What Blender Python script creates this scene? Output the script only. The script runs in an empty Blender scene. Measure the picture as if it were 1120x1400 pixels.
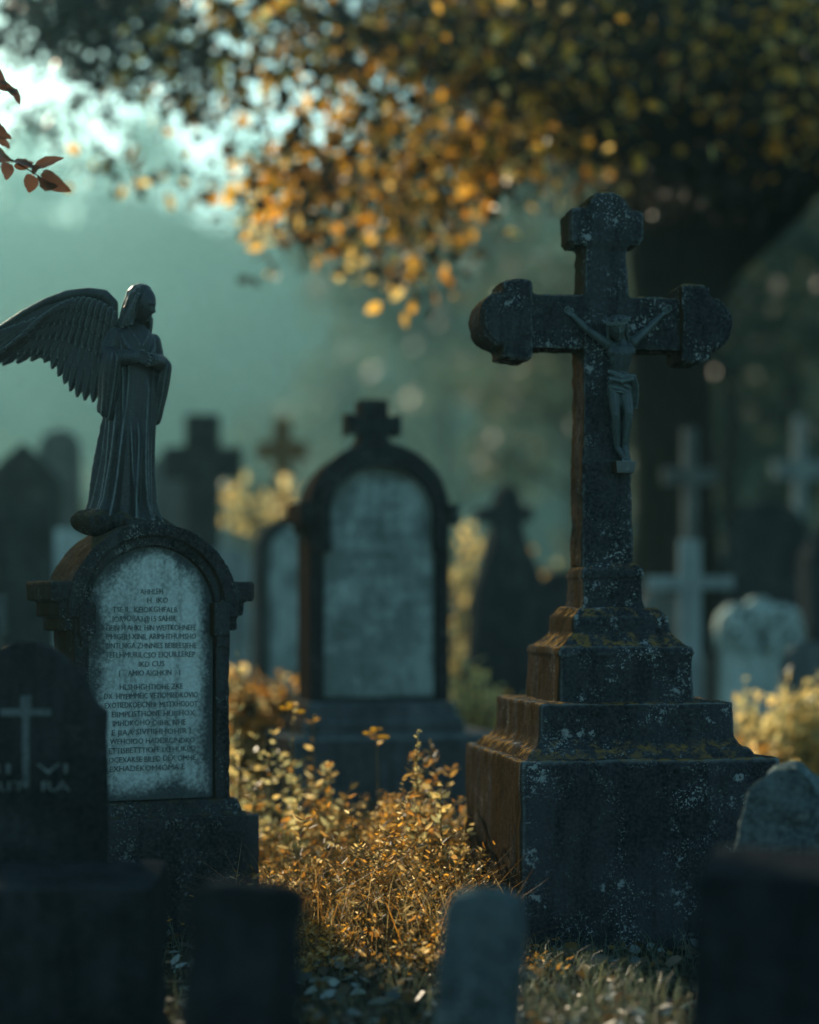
import bpy, bmesh, math, random
import numpy as np
from mathutils import Vector, Matrix, noise

# ------------------------------------------------------------------ camera, sky, sun, exposure
S = bpy.context.scene
COL = S.collection
R = math.radians
CAM_H, F_PX, HORIZON = 1.38, 2722.0, 830.0          # photo pixels (1120 x 1400)
cam = bpy.data.cameras.new("camera")
cam_o = bpy.data.objects.new("camera", cam); COL.objects.link(cam_o)
cam_o.location = (0, 0, CAM_H); cam_o.rotation_euler = (R(90), 0, 0)
cam.sensor_fit = 'VERTICAL'; cam.sensor_height = 36; cam.sensor_width = 28.8
cam.lens = F_PX / 1400 * 36
cam.shift_y = (HORIZON - 700) / 1400
cam.clip_start = 0.1; cam.clip_end = 2000
cam.dof.use_dof = True; cam.dof.focus_distance = 8.15; cam.dof.aperture_fstop = 0.60
cam.dof.aperture_blades = 0
S.camera = cam_o

SUN_AZ, SUN_EL = -26.0, 21.0                         # degrees from +Y towards +X
W = bpy.data.worlds.new("World"); S.world = W; W.use_nodes = True
wn = W.node_tree; wn.nodes.clear()
sky = wn.nodes.new('ShaderNodeTexSky'); sky.sky_type = 'NISHITA'; sky.sun_disc = False
sky.sun_elevation = R(SUN_EL); sky.sun_rotation = R(SUN_AZ)
sky.dust_density = 1.2; sky.air_density = 1.0; sky.ozone_density = 1.0
tint = wn.nodes.new('ShaderNodeMix'); tint.data_type = 'RGBA'; tint.blend_type = 'MULTIPLY'
tint.inputs[0].default_value = 1.0; tint.inputs[7].default_value = (0.62, 0.95, 0.94, 1)
bg = wn.nodes.new('ShaderNodeBackground'); bg.inputs[1].default_value = 0.115
wo = wn.nodes.new('ShaderNodeOutputWorld')
wn.links.new(sky.outputs[0], tint.inputs[6]); wn.links.new(tint.outputs[2], bg.inputs[0]); wn.links.new(bg.outputs[0], wo.inputs[0])

sun = bpy.data.lights.new("sun", 'SUN'); sun.energy = 5.0; sun.angle = R(0.5); sun.color = (1.0, 0.82, 0.58)
sun_o = bpy.data.objects.new("sun", sun); COL.objects.link(sun_o)
sd = Vector((math.sin(R(SUN_AZ)) * math.cos(R(SUN_EL)), math.cos(R(SUN_AZ)) * math.cos(R(SUN_EL)), math.sin(R(SUN_EL))))
sun_o.rotation_euler = sd.to_track_quat('Z', 'Y').to_euler(); sun_o.location = sd * 60

S.view_settings.view_transform = 'Standard'; S.view_settings.look = 'None'
S.view_settings.exposure = 0.42; S.view_settings.gamma = 1.0
S.render.engine = 'CYCLES'
S.cycles.use_denoising = True
S.cycles.max_bounces = 6; S.cycles.diffuse_bounces = 3; S.cycles.glossy_bounces = 2
S.cycles.transmission_bounces = 4; S.cycles.volume_bounces = 1; S.cycles.transparent_max_bounces = 6
S.cycles.caustics_reflective = False; S.cycles.caustics_refractive = False
S.cycles.sample_clamp_indirect = 4.0
HAZE_DENSITY, HAZE_COLOR, HAZE_G = 0.00056, (0.36, 0.80, 0.88, 1), 0.6

def P(px, py, d):
    """point seen at photo pixel (px, py) when it stands d metres from the camera"""
    return Vector(((px - 560) / F_PX * d, d, CAM_H + (HORIZON - py) / F_PX * d))

# ------------------------------------------------------------------ helpers
def link(o, parent=None):
    COL.objects.link(o)
    if parent: o.parent = parent
    return o
def tag(o, label=None, cat=None, group=None, kind=None):
    if label: o['label'] = label
    if cat: o['category'] = cat
    if group: o['group'] = group
    if kind: o['kind'] = kind
    return o
def thing(name, loc, rz=0, label=None, cat=None, group=None, tilt=(0, 0)):
    o = bpy.data.objects.new(name, None); link(o)
    o.empty_display_size = 0.2
    o.location = loc; o.rotation_euler = (R(tilt[0]), R(tilt[1]), R(rz))
    return tag(o, label, cat, group)

class MB:
    def __init__(s): s.v = []; s.f = []
    def add(s, v, f):
        n = len(s.v); s.v += [tuple(p) for p in v]; s.f += [tuple(i + n for i in q) for q in f]
    def box(s, x0, x1, y0, y1, z0, z1): s.frus((x0, x1, y0, y1, z0), (x0, x1, y0, y1, z1))
    def frus(s, a, b):
        v = [(a[0], a[2], a[4]), (a[1], a[2], a[4]), (a[1], a[3], a[4]), (a[0], a[3], a[4]),
             (b[0], b[2], b[4]), (b[1], b[2], b[4]), (b[1], b[3], b[4]), (b[0], b[3], b[4])]
        s.add(v, [(3, 2, 1, 0), (4, 5, 6, 7), (0, 1, 5, 4), (1, 2, 6, 5), (2, 3, 7, 6), (3, 0, 4, 7)])
    def prism(s, outl, y0, y1):
        n = len(outl)
        v = [(x, y0, z) for x, z in outl] + [(x, y1, z) for x, z in outl]
        f = [tuple(range(n)), tuple(range(2 * n - 1, n - 1, -1))]
        f += [(i, i + n, (i + 1) % n + n, (i + 1) % n) for i in range(n)]
        s.add(v, f)
    def ring(s, o, i, y0, y1):
        n = len(o)
        v = [(x, y0, z) for x, z in o] + [(x, y0, z) for x, z in i] + [(x, y1, z) for x, z in o] + [(x, y1, z) for x, z in i]
        f = []
        for k in range(n - 1):
            a, b = k, k + 1
            f += [(a, n + a, n + b, b), (2 * n + a, 2 * n + b, 3 * n + b, 3 * n + a), (a, b, 2 * n + b, 2 * n + a), (n + a, 3 * n + a, 3 * n + b, n + b)]
        f += [(0, 2 * n, 3 * n, n), (n - 1, 2 * n - 1, 4 * n - 1, 3 * n - 1)]
        s.add(v, f)
    def loft(s, rings):
        n = len(rings[0]); v = [p for r in rings for p in r]; f = []
        for k in range(len(rings) - 1):
            for i in range(n):
                j = (i + 1) % n; a = k * n
                f.append((a + i, a + j, a + n + j, a + n + i))
        f.append(tuple(range(n - 1, -1, -1))); f.append(tuple(len(v) - n + i for i in range(n)))
        s.add(v, f)
    def tube(s, pts, rad, n=8):
        pts = [Vector(p) for p in pts]; rings = []
        up = None
        for k, p in enumerate(pts):
            d = (pts[min(k + 1, len(pts) - 1)] - pts[max(k - 1, 0)]).normalized()
            if up is None:
                up = d.orthogonal().normalized()
            a = (up - d * up.dot(d)); a = a.normalized() if a.length > 1e-6 else d.orthogonal().normalized()
            up = a; b = d.cross(a)
            r = rad[k] if hasattr(rad, '__len__') else rad
            rings.append([p + (a * math.cos(t) + b * math.sin(t)) * r for t in [2 * math.pi * i / n for i in range(n)]])
        s.loft(rings)
    def ell(s, c, r, n=16, rot=None):
        c = Vector(c); r = r if hasattr(r, '__len__') else (r, r, r); rings = []
        m = max(6, n // 2)
        for k in range(m + 1):
            ph = -math.pi / 2 + math.pi * (k + 0.02 if k == 0 else (k - 0.02 if k == m else k)) / m
            ring = []
            for i in range(n):
                t = 2 * math.pi * i / n
                q = Vector((r[0] * math.cos(ph) * math.cos(t), r[1] * math.cos(ph) * math.sin(t), r[2] * math.sin(ph)))
                if rot: q = rot @ q
                ring.append(c + q)
            rings.append(ring)
        s.loft(rings)
    def limb(s, pts, rad, n=10):
        pts = [Vector(p) for p in pts]
        for k in range(len(pts) - 1): s.tube([pts[k], pts[k + 1]], [rad[k], rad[k + 1]], n)
        for p, r in zip(pts, rad): s.ell(p, r, 10)
    def build(s, name, mat, parent=None, bevel=0, seg=2, remesh=0, smooth=0, disp=None, shade=False, soft=None):
        me = bpy.data.meshes.new(name); me.from_pydata(s.v, [], s.f); me.update()
        bm = bmesh.new(); bm.from_mesh(me)
        bmesh.ops.recalc_face_normals(bm, faces=bm.faces)
        if bevel:
            bmesh.ops.remove_doubles(bm, verts=bm.verts, dist=1e-5)
            ed = [e for e in bm.edges if len(e.link_faces) == 2 and e.calc_face_angle(0) > R(28)]
            bmesh.ops.bevel(bm, geom=ed, offset=bevel, segments=seg, affect='EDGES', profile=0.6, clamp_overlap=True)
        bm.to_mesh(me); bm.free()
        o = bpy.data.objects.new(name, me)
        if remesh:
            COL.objects.link(o)
            m = o.modifiers.new("r", 'REMESH'); m.mode = 'VOXEL'; m.voxel_size = remesh
            if smooth:
                q = o.modifiers.new("s", 'SMOOTH'); q.iterations = smooth; q.factor = 0.5
            dg = bpy.context.evaluated_depsgraph_get()
            me2 = bpy.data.meshes.new_from_object(o.evaluated_get(dg))
            COL.objects.unlink(o); bpy.data.objects.remove(o); me2.name = name
            me = me2; o = bpy.data.objects.new(name, me); shade = True
        if disp:
            n = len(me.vertices); nor = np.zeros(n * 3); me.vertices.foreach_get('normal', nor)
            co = np.zeros(n * 3); me.vertices.foreach_get('co', co)
            nor = nor.reshape(-1, 3); co = co.reshape(-1, 3); d = np.zeros(n)
            for i in range(n):
                p = Vector(co[i]); t = 0
                for amp, sc in disp: 
                    q = noise.noise(p * sc); t += amp * (q if q < 0 else q * 0.4)
                d[i] = t
            co += nor * d[:, None]
            me.vertices.foreach_set('co', co.ravel()); me.update()
        if shade: me.polygons.foreach_set('use_smooth', [True] * len(me.polygons))
        me.materials.clear(); me.materials.append(mat)
        return link(o, parent)

def np_mesh(name, verts, faces_per, nv, mat, parent=None):
    """verts (N, nv, 3); faces_per: quads/tris of the indices inside one element"""
    N = verts.shape[0]
    me = bpy.data.meshes.new(name)
    me.vertices.add(N * nv); me.vertices.foreach_set('co', verts.reshape(-1).astype(np.float32))
    sizes = [len(f) for f in faces_per]
    flat = np.array([i for f in faces_per for i in f])
    loops = (flat[None, :] + (np.arange(N) * nv)[:, None]).ravel()
    tot = np.tile(np.array(sizes), N); start = np.concatenate([[0], np.cumsum(tot)[:-1]])
    me.loops.add(len(loops)); me.loops.foreach_set('vertex_index', loops.astype(np.int32))
    me.polygons.add(len(tot)); me.polygons.foreach_set('loop_start', start.astype(np.int32)); me.polygons.foreach_set('loop_total', tot.astype(np.int32))
    me.update(calc_edges=True); me.validate()
    me.materials.append(mat)
    return link(bpy.data.objects.new(name, me), parent)
def unit(a): return a / (np.linalg.norm(a, axis=1, keepdims=True) + 1e-9)
def leaf_verts(rs, pos, dirs, size, width=0.45, fold=0.18):
    N = len(pos); d = unit(dirs); s = unit(np.cross(d, rs.normal(size=(N, 3)))); n = np.cross(s, d)
    L = size[:, None]; w = L * width * 0.5
    curl = (rs.random((N, 1)) - 0.5) * 0.5
    v = np.zeros((N, 6, 3))
    v[:, 0] = pos
    v[:, 1] = pos + d * L * .32 + s * w + n * L * fold * .5
    v[:, 2] = pos + d * L * .72 + s * w * .75 + n * L * (fold * .4 + curl * .5)
    v[:, 3] = pos + d * L + n * L * curl
    v[:, 4] = pos + d * L * .72 - s * w * .75 + n * L * (fold * .4 + curl * .5)
    v[:, 5] = pos + d * L * .32 - s * w + n * L * fold * .5
    return v
LEAF_F = [(0, 1, 2, 3), (0, 3, 4, 5)]
def leaves(name, rs, pos, dirs, size, mat, parent=None, width=0.45, fold=0.18):
    return np_mesh(name, leaf_verts(rs, np.asarray(pos), np.asarray(dirs), np.asarray(size), width, fold), LEAF_F, 6, mat, parent)
def blade_verts(rs, pos, h, w, lean):
    N = len(pos); a = rs.random(N) * 2 * np.pi; b = rs.random(N) * 2 * np.pi
    side = np.stack([np.cos(a), np.sin(a), np.zeros(N)], 1) * w[:, None]
    bend = np.stack([np.cos(b), np.sin(b), np.zeros(N)], 1) * (lean * h)[:, None]
    up = np.stack([np.zeros(N), np.zeros(N), h], 1)
    v = np.zeros((N, 5, 3))
    v[:, 0] = pos - side; v[:, 1] = pos + side
    v[:, 2] = pos + up * .55 + bend * .3 + side * .7; v[:, 3] = pos + up * .55 + bend * .3 - side * .7
    v[:, 4] = pos + up * (1 - 0.35 * lean[:, None]) + bend
    return v
BLADE_F = [(0, 1, 2, 3), (3, 2, 4)]

def text_mesh(lines, mat, parent, name, depth=0.0025, font_scale=1.0):
    """lines: (string, x centre, z baseline, width, height) on the plane y = const"""
    vs, fs = [], []
    for s, xc, z, wd, ht, y in lines:
        cu = bpy.data.curves.new("t", 'FONT'); cu.body = s; cu.size = 1.0; cu.extrude = 0; cu.resolution_u = 2
        o = bpy.data.objects.new("t", cu); COL.objects.link(o)
        dg = bpy.context.evaluated_depsgraph_get(); me = bpy.data.meshes.new_from_object(o.evaluated_get(dg))
        bm = bmesh.new(); bm.from_mesh(me)
        xs = [v.co.x for v in bm.verts]; ys = [v.co.y for v in bm.verts]
        x0, x1 = min(xs), max(xs); y1 = 0.70
        r = bmesh.ops.extrude_face_region(bm, geom=bm.faces[:])
        for e in r['geom']:
            if isinstance(e, bmesh.types.BMVert): e.co.z = 1
        n = len(vs)
        bm.verts.ensure_lookup_table(); bm.verts.index_update()
        for v in bm.verts:
            jx = .004 * noise.noise(Vector((v.co.x * .4, z * 90, 0)))
            vs.append((xc + ((v.co.x - x0) / (x1 - x0) - .5) * wd, y - depth * v.co.z, z + v.co.y / y1 * ht + jx))
        for f in bm.faces: fs.append(tuple(v.index + n for v in f.verts))
        bm.free(); COL.objects.unlink(o); bpy.data.objects.remove(o); bpy.data.meshes.remove(me); bpy.data.curves.remove(cu)
    m = MB(); m.v = vs; m.f = fs
    return m.build(name, mat, parent)

# ------------------------------------------------------------------ materials
def nodes_of(name):
    m = bpy.data.materials.new(name); m.use_nodes = True
    nt = m.node_tree; nt.nodes.clear()
    out = nt.nodes.new('ShaderNodeOutputMaterial')
    return m, nt, out
def N_(nt, t, **kw):
    n = nt.nodes.new(t)
    for k, v in kw.items(): setattr(n, k, v)
    return n
def mixc(nt, fac, a, b, blend='MIX'):
    n = N_(nt, 'ShaderNodeMix', data_type='RGBA', blend_type=blend)
    for sock, val in ((0, fac), (6, a), (7, b)):
        if hasattr(val, 'is_linked') or hasattr(val, 'links'): nt.links.new(val, n.inputs[sock])
        else: n.inputs[sock].default_value = val if sock == 0 else (*val, 1)
    return n.outputs[2]
def ramp(nt, src, lo, hi, a=0.0, b=1.0):
    n = N_(nt, 'ShaderNodeMapRange', interpolation_type='SMOOTHSTEP'); nt.links.new(src, n.inputs[0])
    n.inputs[1].default_value = lo; n.inputs[2].default_value = hi; n.inputs[3].default_value = a; n.inputs[4].default_value = b
    return n.outputs[0]
def mul(nt, a, b, op='MULTIPLY'):
    n = N_(nt, 'ShaderNodeMath', operation=op)
    for i, val in enumerate((a, b)):
        if hasattr(val, 'links'): nt.links.new(val, n.inputs[i])
        else: n.inputs[i].default_value = val
    return n.outputs[0]
def coords(nt, scale=(1, 1, 1)):
    tc = N_(nt, 'ShaderNodeTexCoord'); oi = N_(nt, 'ShaderNodeObjectInfo')
    mp = N_(nt, 'ShaderNodeMapping'); mp.inputs[3].default_value = scale
    nt.links.new(tc.outputs['Object'], mp.inputs[0])
    add = N_(nt, 'ShaderNodeVectorMath', operation='ADD')
    mm = mul(nt, oi.outputs['Random'], 37.0)
    nt.links.new(mp.outputs[0], add.inputs[0]); nt.links.new(mm, add.inputs[1])
    return add.outputs[0]
def noi(nt, vec, scale, detail=4, rough=0.55):
    n = N_(nt, 'ShaderNodeTexNoise'); n.inputs['Scale'].default_value = scale; n.inputs['Detail'].default_value = detail
    n.inputs['Roughness'].default_value = rough; nt.links.new(vec, n.inputs['Vector'])
    return n.outputs[0]
def bump(nt, h, strength, dist, prev=None):
    b = N_(nt, 'ShaderNodeBump'); b.inputs['Strength'].default_value = strength; b.inputs['Distance'].default_value = dist
    nt.links.new(h, b.inputs['Height'])
    if prev: nt.links.new(prev, b.inputs['Normal'])
    return b.outputs[0]
def stone(name, dark, light, lichen=(0.42, 0.47, 0.45), lich=0.5, moss=None, rough=0.85, sc=1.0, spec=0.0, edge=None, bs=1.0, side_shade=None, wear_rimlight=None):
    m, nt, out = nodes_of(name)
    p = N_(nt, 'ShaderNodeBsdfPrincipled'); nt.links.new(p.outputs[0], out.inputs[0])
    v = coords(nt); vs = coords(nt, (1, 1, 0.12))
    big = noi(nt, v, 3.0 * sc, 6, 0.6); fine = noi(nt, v, 70 * sc, 3); streak = noi(nt, vs, 14 * sc, 5, 0.6)
    c = mixc(nt, ramp(nt, big, 0.35, 0.68), dark, light)
    c = mixc(nt, ramp(nt, streak, 0.42, 0.68, 0, 0.75), c, tuple(k * 0.45 for k in dark))
    c = mixc(nt, ramp(nt, fine, 0.3, 0.7, 0.0, 0.5), c, tuple(min(1, k * 1.5) for k in light), 'MIX')
    c = mixc(nt, 0.5, c, c)
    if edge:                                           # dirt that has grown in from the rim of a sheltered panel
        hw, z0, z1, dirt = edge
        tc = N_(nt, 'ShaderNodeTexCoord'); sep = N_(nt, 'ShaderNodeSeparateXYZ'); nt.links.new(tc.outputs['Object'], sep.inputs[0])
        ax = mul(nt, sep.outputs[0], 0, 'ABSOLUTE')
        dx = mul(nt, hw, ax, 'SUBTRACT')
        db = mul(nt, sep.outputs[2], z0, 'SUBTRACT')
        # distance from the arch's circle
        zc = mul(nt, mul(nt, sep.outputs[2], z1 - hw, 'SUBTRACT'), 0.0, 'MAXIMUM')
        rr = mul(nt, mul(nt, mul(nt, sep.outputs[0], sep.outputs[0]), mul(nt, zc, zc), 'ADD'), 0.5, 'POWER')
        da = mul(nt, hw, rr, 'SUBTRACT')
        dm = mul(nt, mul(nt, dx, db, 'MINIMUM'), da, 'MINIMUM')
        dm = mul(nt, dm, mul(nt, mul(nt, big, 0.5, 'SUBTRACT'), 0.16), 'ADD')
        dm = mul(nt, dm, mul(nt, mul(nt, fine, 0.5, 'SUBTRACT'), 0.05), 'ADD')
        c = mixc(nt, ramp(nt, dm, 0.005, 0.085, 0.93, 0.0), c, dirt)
    if lich:
        l1 = noi(nt, v, 95 * sc, 2, 0.6); l2 = noi(nt, v, 7 * sc, 4, 0.7); l3 = noi(nt, v, 22 * sc, 5, 0.7)
        l4 = noi(nt, v, 2.6 * sc, 3, 0.6)
        k1 = mul(nt, mul(nt, ramp(nt, l1, 0.56, 0.66), ramp(nt, l2, 0.44, 0.60)), ramp(nt, l4, 0.40, 0.58, 0.15, 1.0))
        k2 = mul(nt, ramp(nt, mul(nt, l3, l2), 0.325, 0.39), 0.7)
        c = mixc(nt, mul(nt, mul(nt, k1, k2, 'MAXIMUM'), lich), c, lichen)
    if wear_rimlight:                                           # ridges rubbed pale by weather, with rim light painted in too
        gp = N_(nt, 'ShaderNodeNewGeometry')
        c = mixc(nt, mul(nt, ramp(nt, gp.outputs['Pointiness'], wear_rimlight[1], wear_rimlight[2]), ramp(nt, big, 0.2, 0.5, 0.35, 0.9)), c, wear_rimlight[0])
    if side_shade:                                          # moss-brown shade painted into the stone's own -X side
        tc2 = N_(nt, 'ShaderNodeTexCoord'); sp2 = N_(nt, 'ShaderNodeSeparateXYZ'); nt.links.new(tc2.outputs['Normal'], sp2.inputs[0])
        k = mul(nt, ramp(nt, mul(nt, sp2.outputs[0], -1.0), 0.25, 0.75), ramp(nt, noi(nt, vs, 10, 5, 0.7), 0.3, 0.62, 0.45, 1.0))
        c = mixc(nt, k, c, side_shade)
    if moss:
        g = N_(nt, 'ShaderNodeNewGeometry'); sp = N_(nt, 'ShaderNodeSeparateXYZ'); nt.links.new(g.outputs['Normal'], sp.inputs[0])
        k = mul(nt, ramp(nt, sp.outputs[2], 0.35, 0.8), ramp(nt, noi(nt, v, 19, 6, 0.75), 0.47, 0.60))
        c = mixc(nt, k, c, moss)
    nt.links.new(c, p.inputs['Base Color']); p.inputs['Roughness'].default_value = rough
    p.inputs['Specular IOR Level'].default_value = spec
    b = bump(nt, fine, 0.55 * bs, 0.004); b = bump(nt, noi(nt, v, 28 * sc, 6, 0.7), 0.7 * bs, 0.010, b)
    nt.links.new(b, p.inputs['Normal'])
    return m
def leafmat(name, cols, trans=0.5, rough=0.5, tmul=1.6):
    m, nt, out = nodes_of(name)
    g = N_(nt, 'ShaderNodeNewGeometry'); cr = N_(nt, 'ShaderNodeValToRGB'); cr.color_ramp.interpolation = 'CONSTANT' if len(cols) > 9 else 'LINEAR'
    e = cr.color_ramp.elements
    while len(e) < len(cols): e.new(0.5)
    for i, c in enumerate(cols): e[i].position = i / max(1, len(cols) - 1); e[i].color = (*c, 1)
    nt.links.new(g.outputs['Random Per Island'], cr.inputs[0])
    p = N_(nt, 'ShaderNodeBsdfPrincipled'); p.inputs['Roughness'].default_value = rough
    nt.links.new(cr.outputs[0], p.inputs['Base Color'])
    t = N_(nt, 'ShaderNodeBsdfTranslucent')
    nt.links.new(mixc(nt, 1.0, cr.outputs[0], (tmul, tmul, tmul), 'MULTIPLY'), t.inputs[0])
    ms = N_(nt, 'ShaderNodeMixShader'); ms.inputs[0].default_value = trans
    nt.links.new(p.outputs[0], ms.inputs[1]); nt.links.new(t.outputs[0], ms.inputs[2]); nt.links.new(ms.outputs[0], out.inputs[0])
    return m
def simple(name, a, b, scale=10, rough=0.8, bst=0.5, metal=0.0, bd=0.01, stretch=(1, 1, 1)):
    m, nt, out = nodes_of(name)
    p = N_(nt, 'ShaderNodeBsdfPrincipled'); nt.links.new(p.outputs[0], out.inputs[0])
    v = coords(nt, stretch); n1 = noi(nt, v, scale, 6, 0.65)
    nt.links.new(mixc(nt, ramp(nt, n1, 0.35, 0.65), a, b), p.inputs['Base Color'])
    p.inputs['Roughness'].default_value = rough; p.inputs['Metallic'].default_value = metal; p.inputs['Specular IOR Level'].default_value = 0.0
    nt.links.new(bump(nt, n1, bst, bd), p.inputs['Normal'])
    return m
MOSS = (0.24, 0.14, 0.045)
M_CROSS = stone("cross_granite", (0.016, 0.02, 0.024), (0.050, 0.056, 0.060), lich=0.9, moss=MOSS, side_shade=(0.036, 0.024, 0.012), wear_rimlight=((0.19, 0.22, 0.21), 0.51, 0.575))
M_ANGELSTONE = stone("tomb_granite", (0.016, 0.02, 0.023), (0.048, 0.054, 0.057), lich=0.45, moss=(0.07, 0.06, 0.035), side_shade=(0.034, 0.024, 0.014), wear_rimlight=((0.17, 0.20, 0.19), 0.54, 0.61))
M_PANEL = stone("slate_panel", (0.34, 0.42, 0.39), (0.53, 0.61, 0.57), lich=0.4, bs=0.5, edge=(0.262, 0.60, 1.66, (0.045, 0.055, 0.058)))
M_LETTER = simple("letter_paint", (0.07, 0.09, 0.09), (0.17, 0.20, 0.20), 60, 0.9)
M_WORNLETTER = simple("worn_letter", (0.09, 0.115, 0.11), (0.26, 0.32, 0.30), 9, 0.9)
M_STATUE = stone("statue_bronze", (0.013, 0.017, 0.019), (0.034, 0.042, 0.043), lichen=(0.2, 0.25, 0.24), lich=0.25, rough=0.45, spec=0.4, sc=1.6, bs=0.12, wear_rimlight=((0.22, 0.28, 0.27), 0.505, 0.575))
M_FIGURE = stone("figure_bronze", (0.018, 0.025, 0.028), (0.055, 0.080, 0.077), lichen=(0.3, 0.42, 0.40), lich=0.35, rough=0.45, spec=0.4, sc=3, bs=0.10, wear_rimlight=((0.26, 0.37, 0.35), 0.50, 0.575))
M_DARKTOMB = stone("dark_tomb", (0.010, 0.012, 0.015), (0.028, 0.032, 0.036), lich=0.2, side_shade=(0.03, 0.018, 0.012))
M_DARKPANEL = stone("weathered_panel", (0.045, 0.058, 0.056), (0.42, 0.52, 0.48), lich=0.75, sc=1.7, lichen=(0.06, 0.075, 0.075))
M_NEAR = stone("near_slate", (0.010, 0.012, 0.014), (0.034, 0.039, 0.042), lich=0.55, lichen=(0.075, 0.095, 0.09), sc=1.1, spec=0.0)
M_NEARGREY = stone("near_grey", (0.04, 0.05, 0.055), (0.14, 0.18, 0.18), lich=0.5, moss=(0.10, 0.14, 0.12))
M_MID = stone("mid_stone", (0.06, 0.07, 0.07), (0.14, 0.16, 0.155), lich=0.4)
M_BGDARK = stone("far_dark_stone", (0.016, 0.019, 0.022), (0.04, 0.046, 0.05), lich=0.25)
M_LEDGE = stone("ledge_stone", (0.03, 0.036, 0.04), (0.085, 0.095, 0.098), lich=0.4, side_shade=(0.03, 0.018, 0.012), wear_rimlight=((0.20, 0.25, 0.24), 0.51, 0.56))
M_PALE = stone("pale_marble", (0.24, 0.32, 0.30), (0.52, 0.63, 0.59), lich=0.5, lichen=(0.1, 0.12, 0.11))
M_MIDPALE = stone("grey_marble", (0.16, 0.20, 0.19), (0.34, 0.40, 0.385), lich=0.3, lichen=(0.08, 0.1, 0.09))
M_BARK = simple("bark", (0.010, 0.0095, 0.009), (0.024, 0.021, 0.019), 9, 0.95, 1.0, 0, 0.05, (1, 1, 0.2))
M_TWIG = simple("twig_bark", (0.03, 0.022, 0.016), (0.07, 0.05, 0.035), 30)
M_ORANGE = leafmat("autumn_leaf", [(0.04, 0.026, 0.012), (0.80, 0.46, 0.07), (0.03, 0.025, 0.012), (0.66, 0.30, 0.03), (0.06, 0.035, 0.012), (0.90, 0.66, 0.22), (0.03, 0.025, 0.015), (0.74, 0.38, 0.04), (0.02, 0.02, 0.012), (0.50, 0.20, 0.02)], 0.72, 0.35, 1.35)
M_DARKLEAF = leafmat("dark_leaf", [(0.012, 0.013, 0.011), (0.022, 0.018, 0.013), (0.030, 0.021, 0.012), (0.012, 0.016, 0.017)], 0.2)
M_FARLEAF = leafmat("far_leaf", [(0.03, 0.055, 0.045), (0.05, 0.08, 0.055), (0.07, 0.075, 0.04)], 0.5)
M_WEED = leafmat("weed_leaf", [(0.42, 0.21, 0.035), (0.05, 0.04, 0.018), (0.52, 0.36, 0.13), (0.10, 0.07, 0.025), (0.58, 0.28, 0.03), (0.02, 0.022, 0.012), (0.66, 0.50, 0.24), (0.04, 0.04, 0.02), (0.34, 0.17, 0.03), (0.03, 0.028, 0.015)], 0.6, 0.55, 2.0)
M_PALEWEED = leafmat("pale_weed_leaf", [(0.62, 0.50, 0.22), (0.34, 0.33, 0.16), (0.66, 0.46, 0.15), (0.16, 0.19, 0.11)], 0.6, 0.4)
M_BROAD = leafmat("broad_weed_leaf", [(0.42, 0.23, 0.045), (0.09, 0.075, 0.035), (0.54, 0.38, 0.15), (0.04, 0.04, 0.02), (0.52, 0.22, 0.03), (0.16, 0.15, 0.08), (0.30, 0.16, 0.04), (0.03, 0.03, 0.015)], 0.6, 0.5)
M_YELLOW = leafmat("yellow_petal", [(0.62, 0.34, 0.02), (0.70, 0.42, 0.03)], 0.5, 0.5, 1.2)
M_STEM = simple("stem", (0.16, 0.11, 0.04), (0.26, 0.18, 0.07), 40)
M_GRASS = leafmat("grass_blade", [(0.06, 0.09, 0.06), (0.12, 0.16, 0.10), (0.20, 0.20, 0.10), (0.05, 0.07, 0.05)], 0.35)
M_LITTER = leafmat("fallen_leaf", [(0.05, 0.06, 0.055), (0.12, 0.07, 0.03), (0.10, 0.13, 0.12), (0.22, 0.12, 0.04), (0.03, 0.035, 0.03), (0.46, 0.55, 0.52), (0.04, 0.05, 0.045), (0.36, 0.20, 0.05)], 0.2, 0.5)
M_SOIL = simple("soil", (0.018, 0.018, 0.014), (0.05, 0.045, 0.03), 5, 0.95, 1.0, 0, 0.05)
M_HANGLEAF = leafmat("hanging_leaf", [(0.10, 0.035, 0.02), (0.03, 0.05, 0.05), (0.16, 0.06, 0.025), (0.035, 0.045, 0.05)], 0.25, 0.35)

# ------------------------------------------------------------------ ground and air
def gz(x, y):
    a = 0.05 * noise.noise(Vector((x * .35, y * .35, 3))) + 0.02 * noise.noise(Vector((x * 1.3, y * 1.3, 7)))
    return a * max(0.3, min(1, 1)) - 0.02
def grid_axis(lo, hi, near, n1, n2):
    a = np.linspace(lo, -near, n2)[:-1] if lo < -near else np.array([])
    return np.concatenate([a, np.linspace(-near, near, n1), np.linspace(near, hi, n2)[1:]])
gx = grid_axis(-300, 300, 6, 61, 20); gy = np.concatenate([np.linspace(-20, 2, 8)[:-1], np.linspace(2, 22, 90), np.linspace(22, 450, 44)[1:]])
gv = [(x, y, gz(x, y)) for y in gy for x in gx]; nx = len(gx)
gf = [(j * nx + i, j * nx + i + 1, (j + 1) * nx + i + 1, (j + 1) * nx + i) for j in range(len(gy) - 1) for i in range(nx - 1)]
g = MB(); g.v = gv; g.f = gf
tag(g.build("ground", M_SOIL, shade=True), kind='structure')

hz, nt, out = nodes_of("haze_air")
pv = N_(nt, 'ShaderNodeVolumePrincipled'); pv.inputs['Color'].default_value = HAZE_COLOR
pv.inputs['Density'].default_value = HAZE_DENSITY; pv.inputs['Anisotropy'].default_value = HAZE_G
nt.links.new(pv.outputs[0], out.inputs['Volume'])
h = MB(); h.box(-302, 302, -22, 452, -1.2, 104)
tag(h.build("haze", hz), 'thin teal mist hanging over the whole graveyard', 'mist', kind='stuff')

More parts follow.
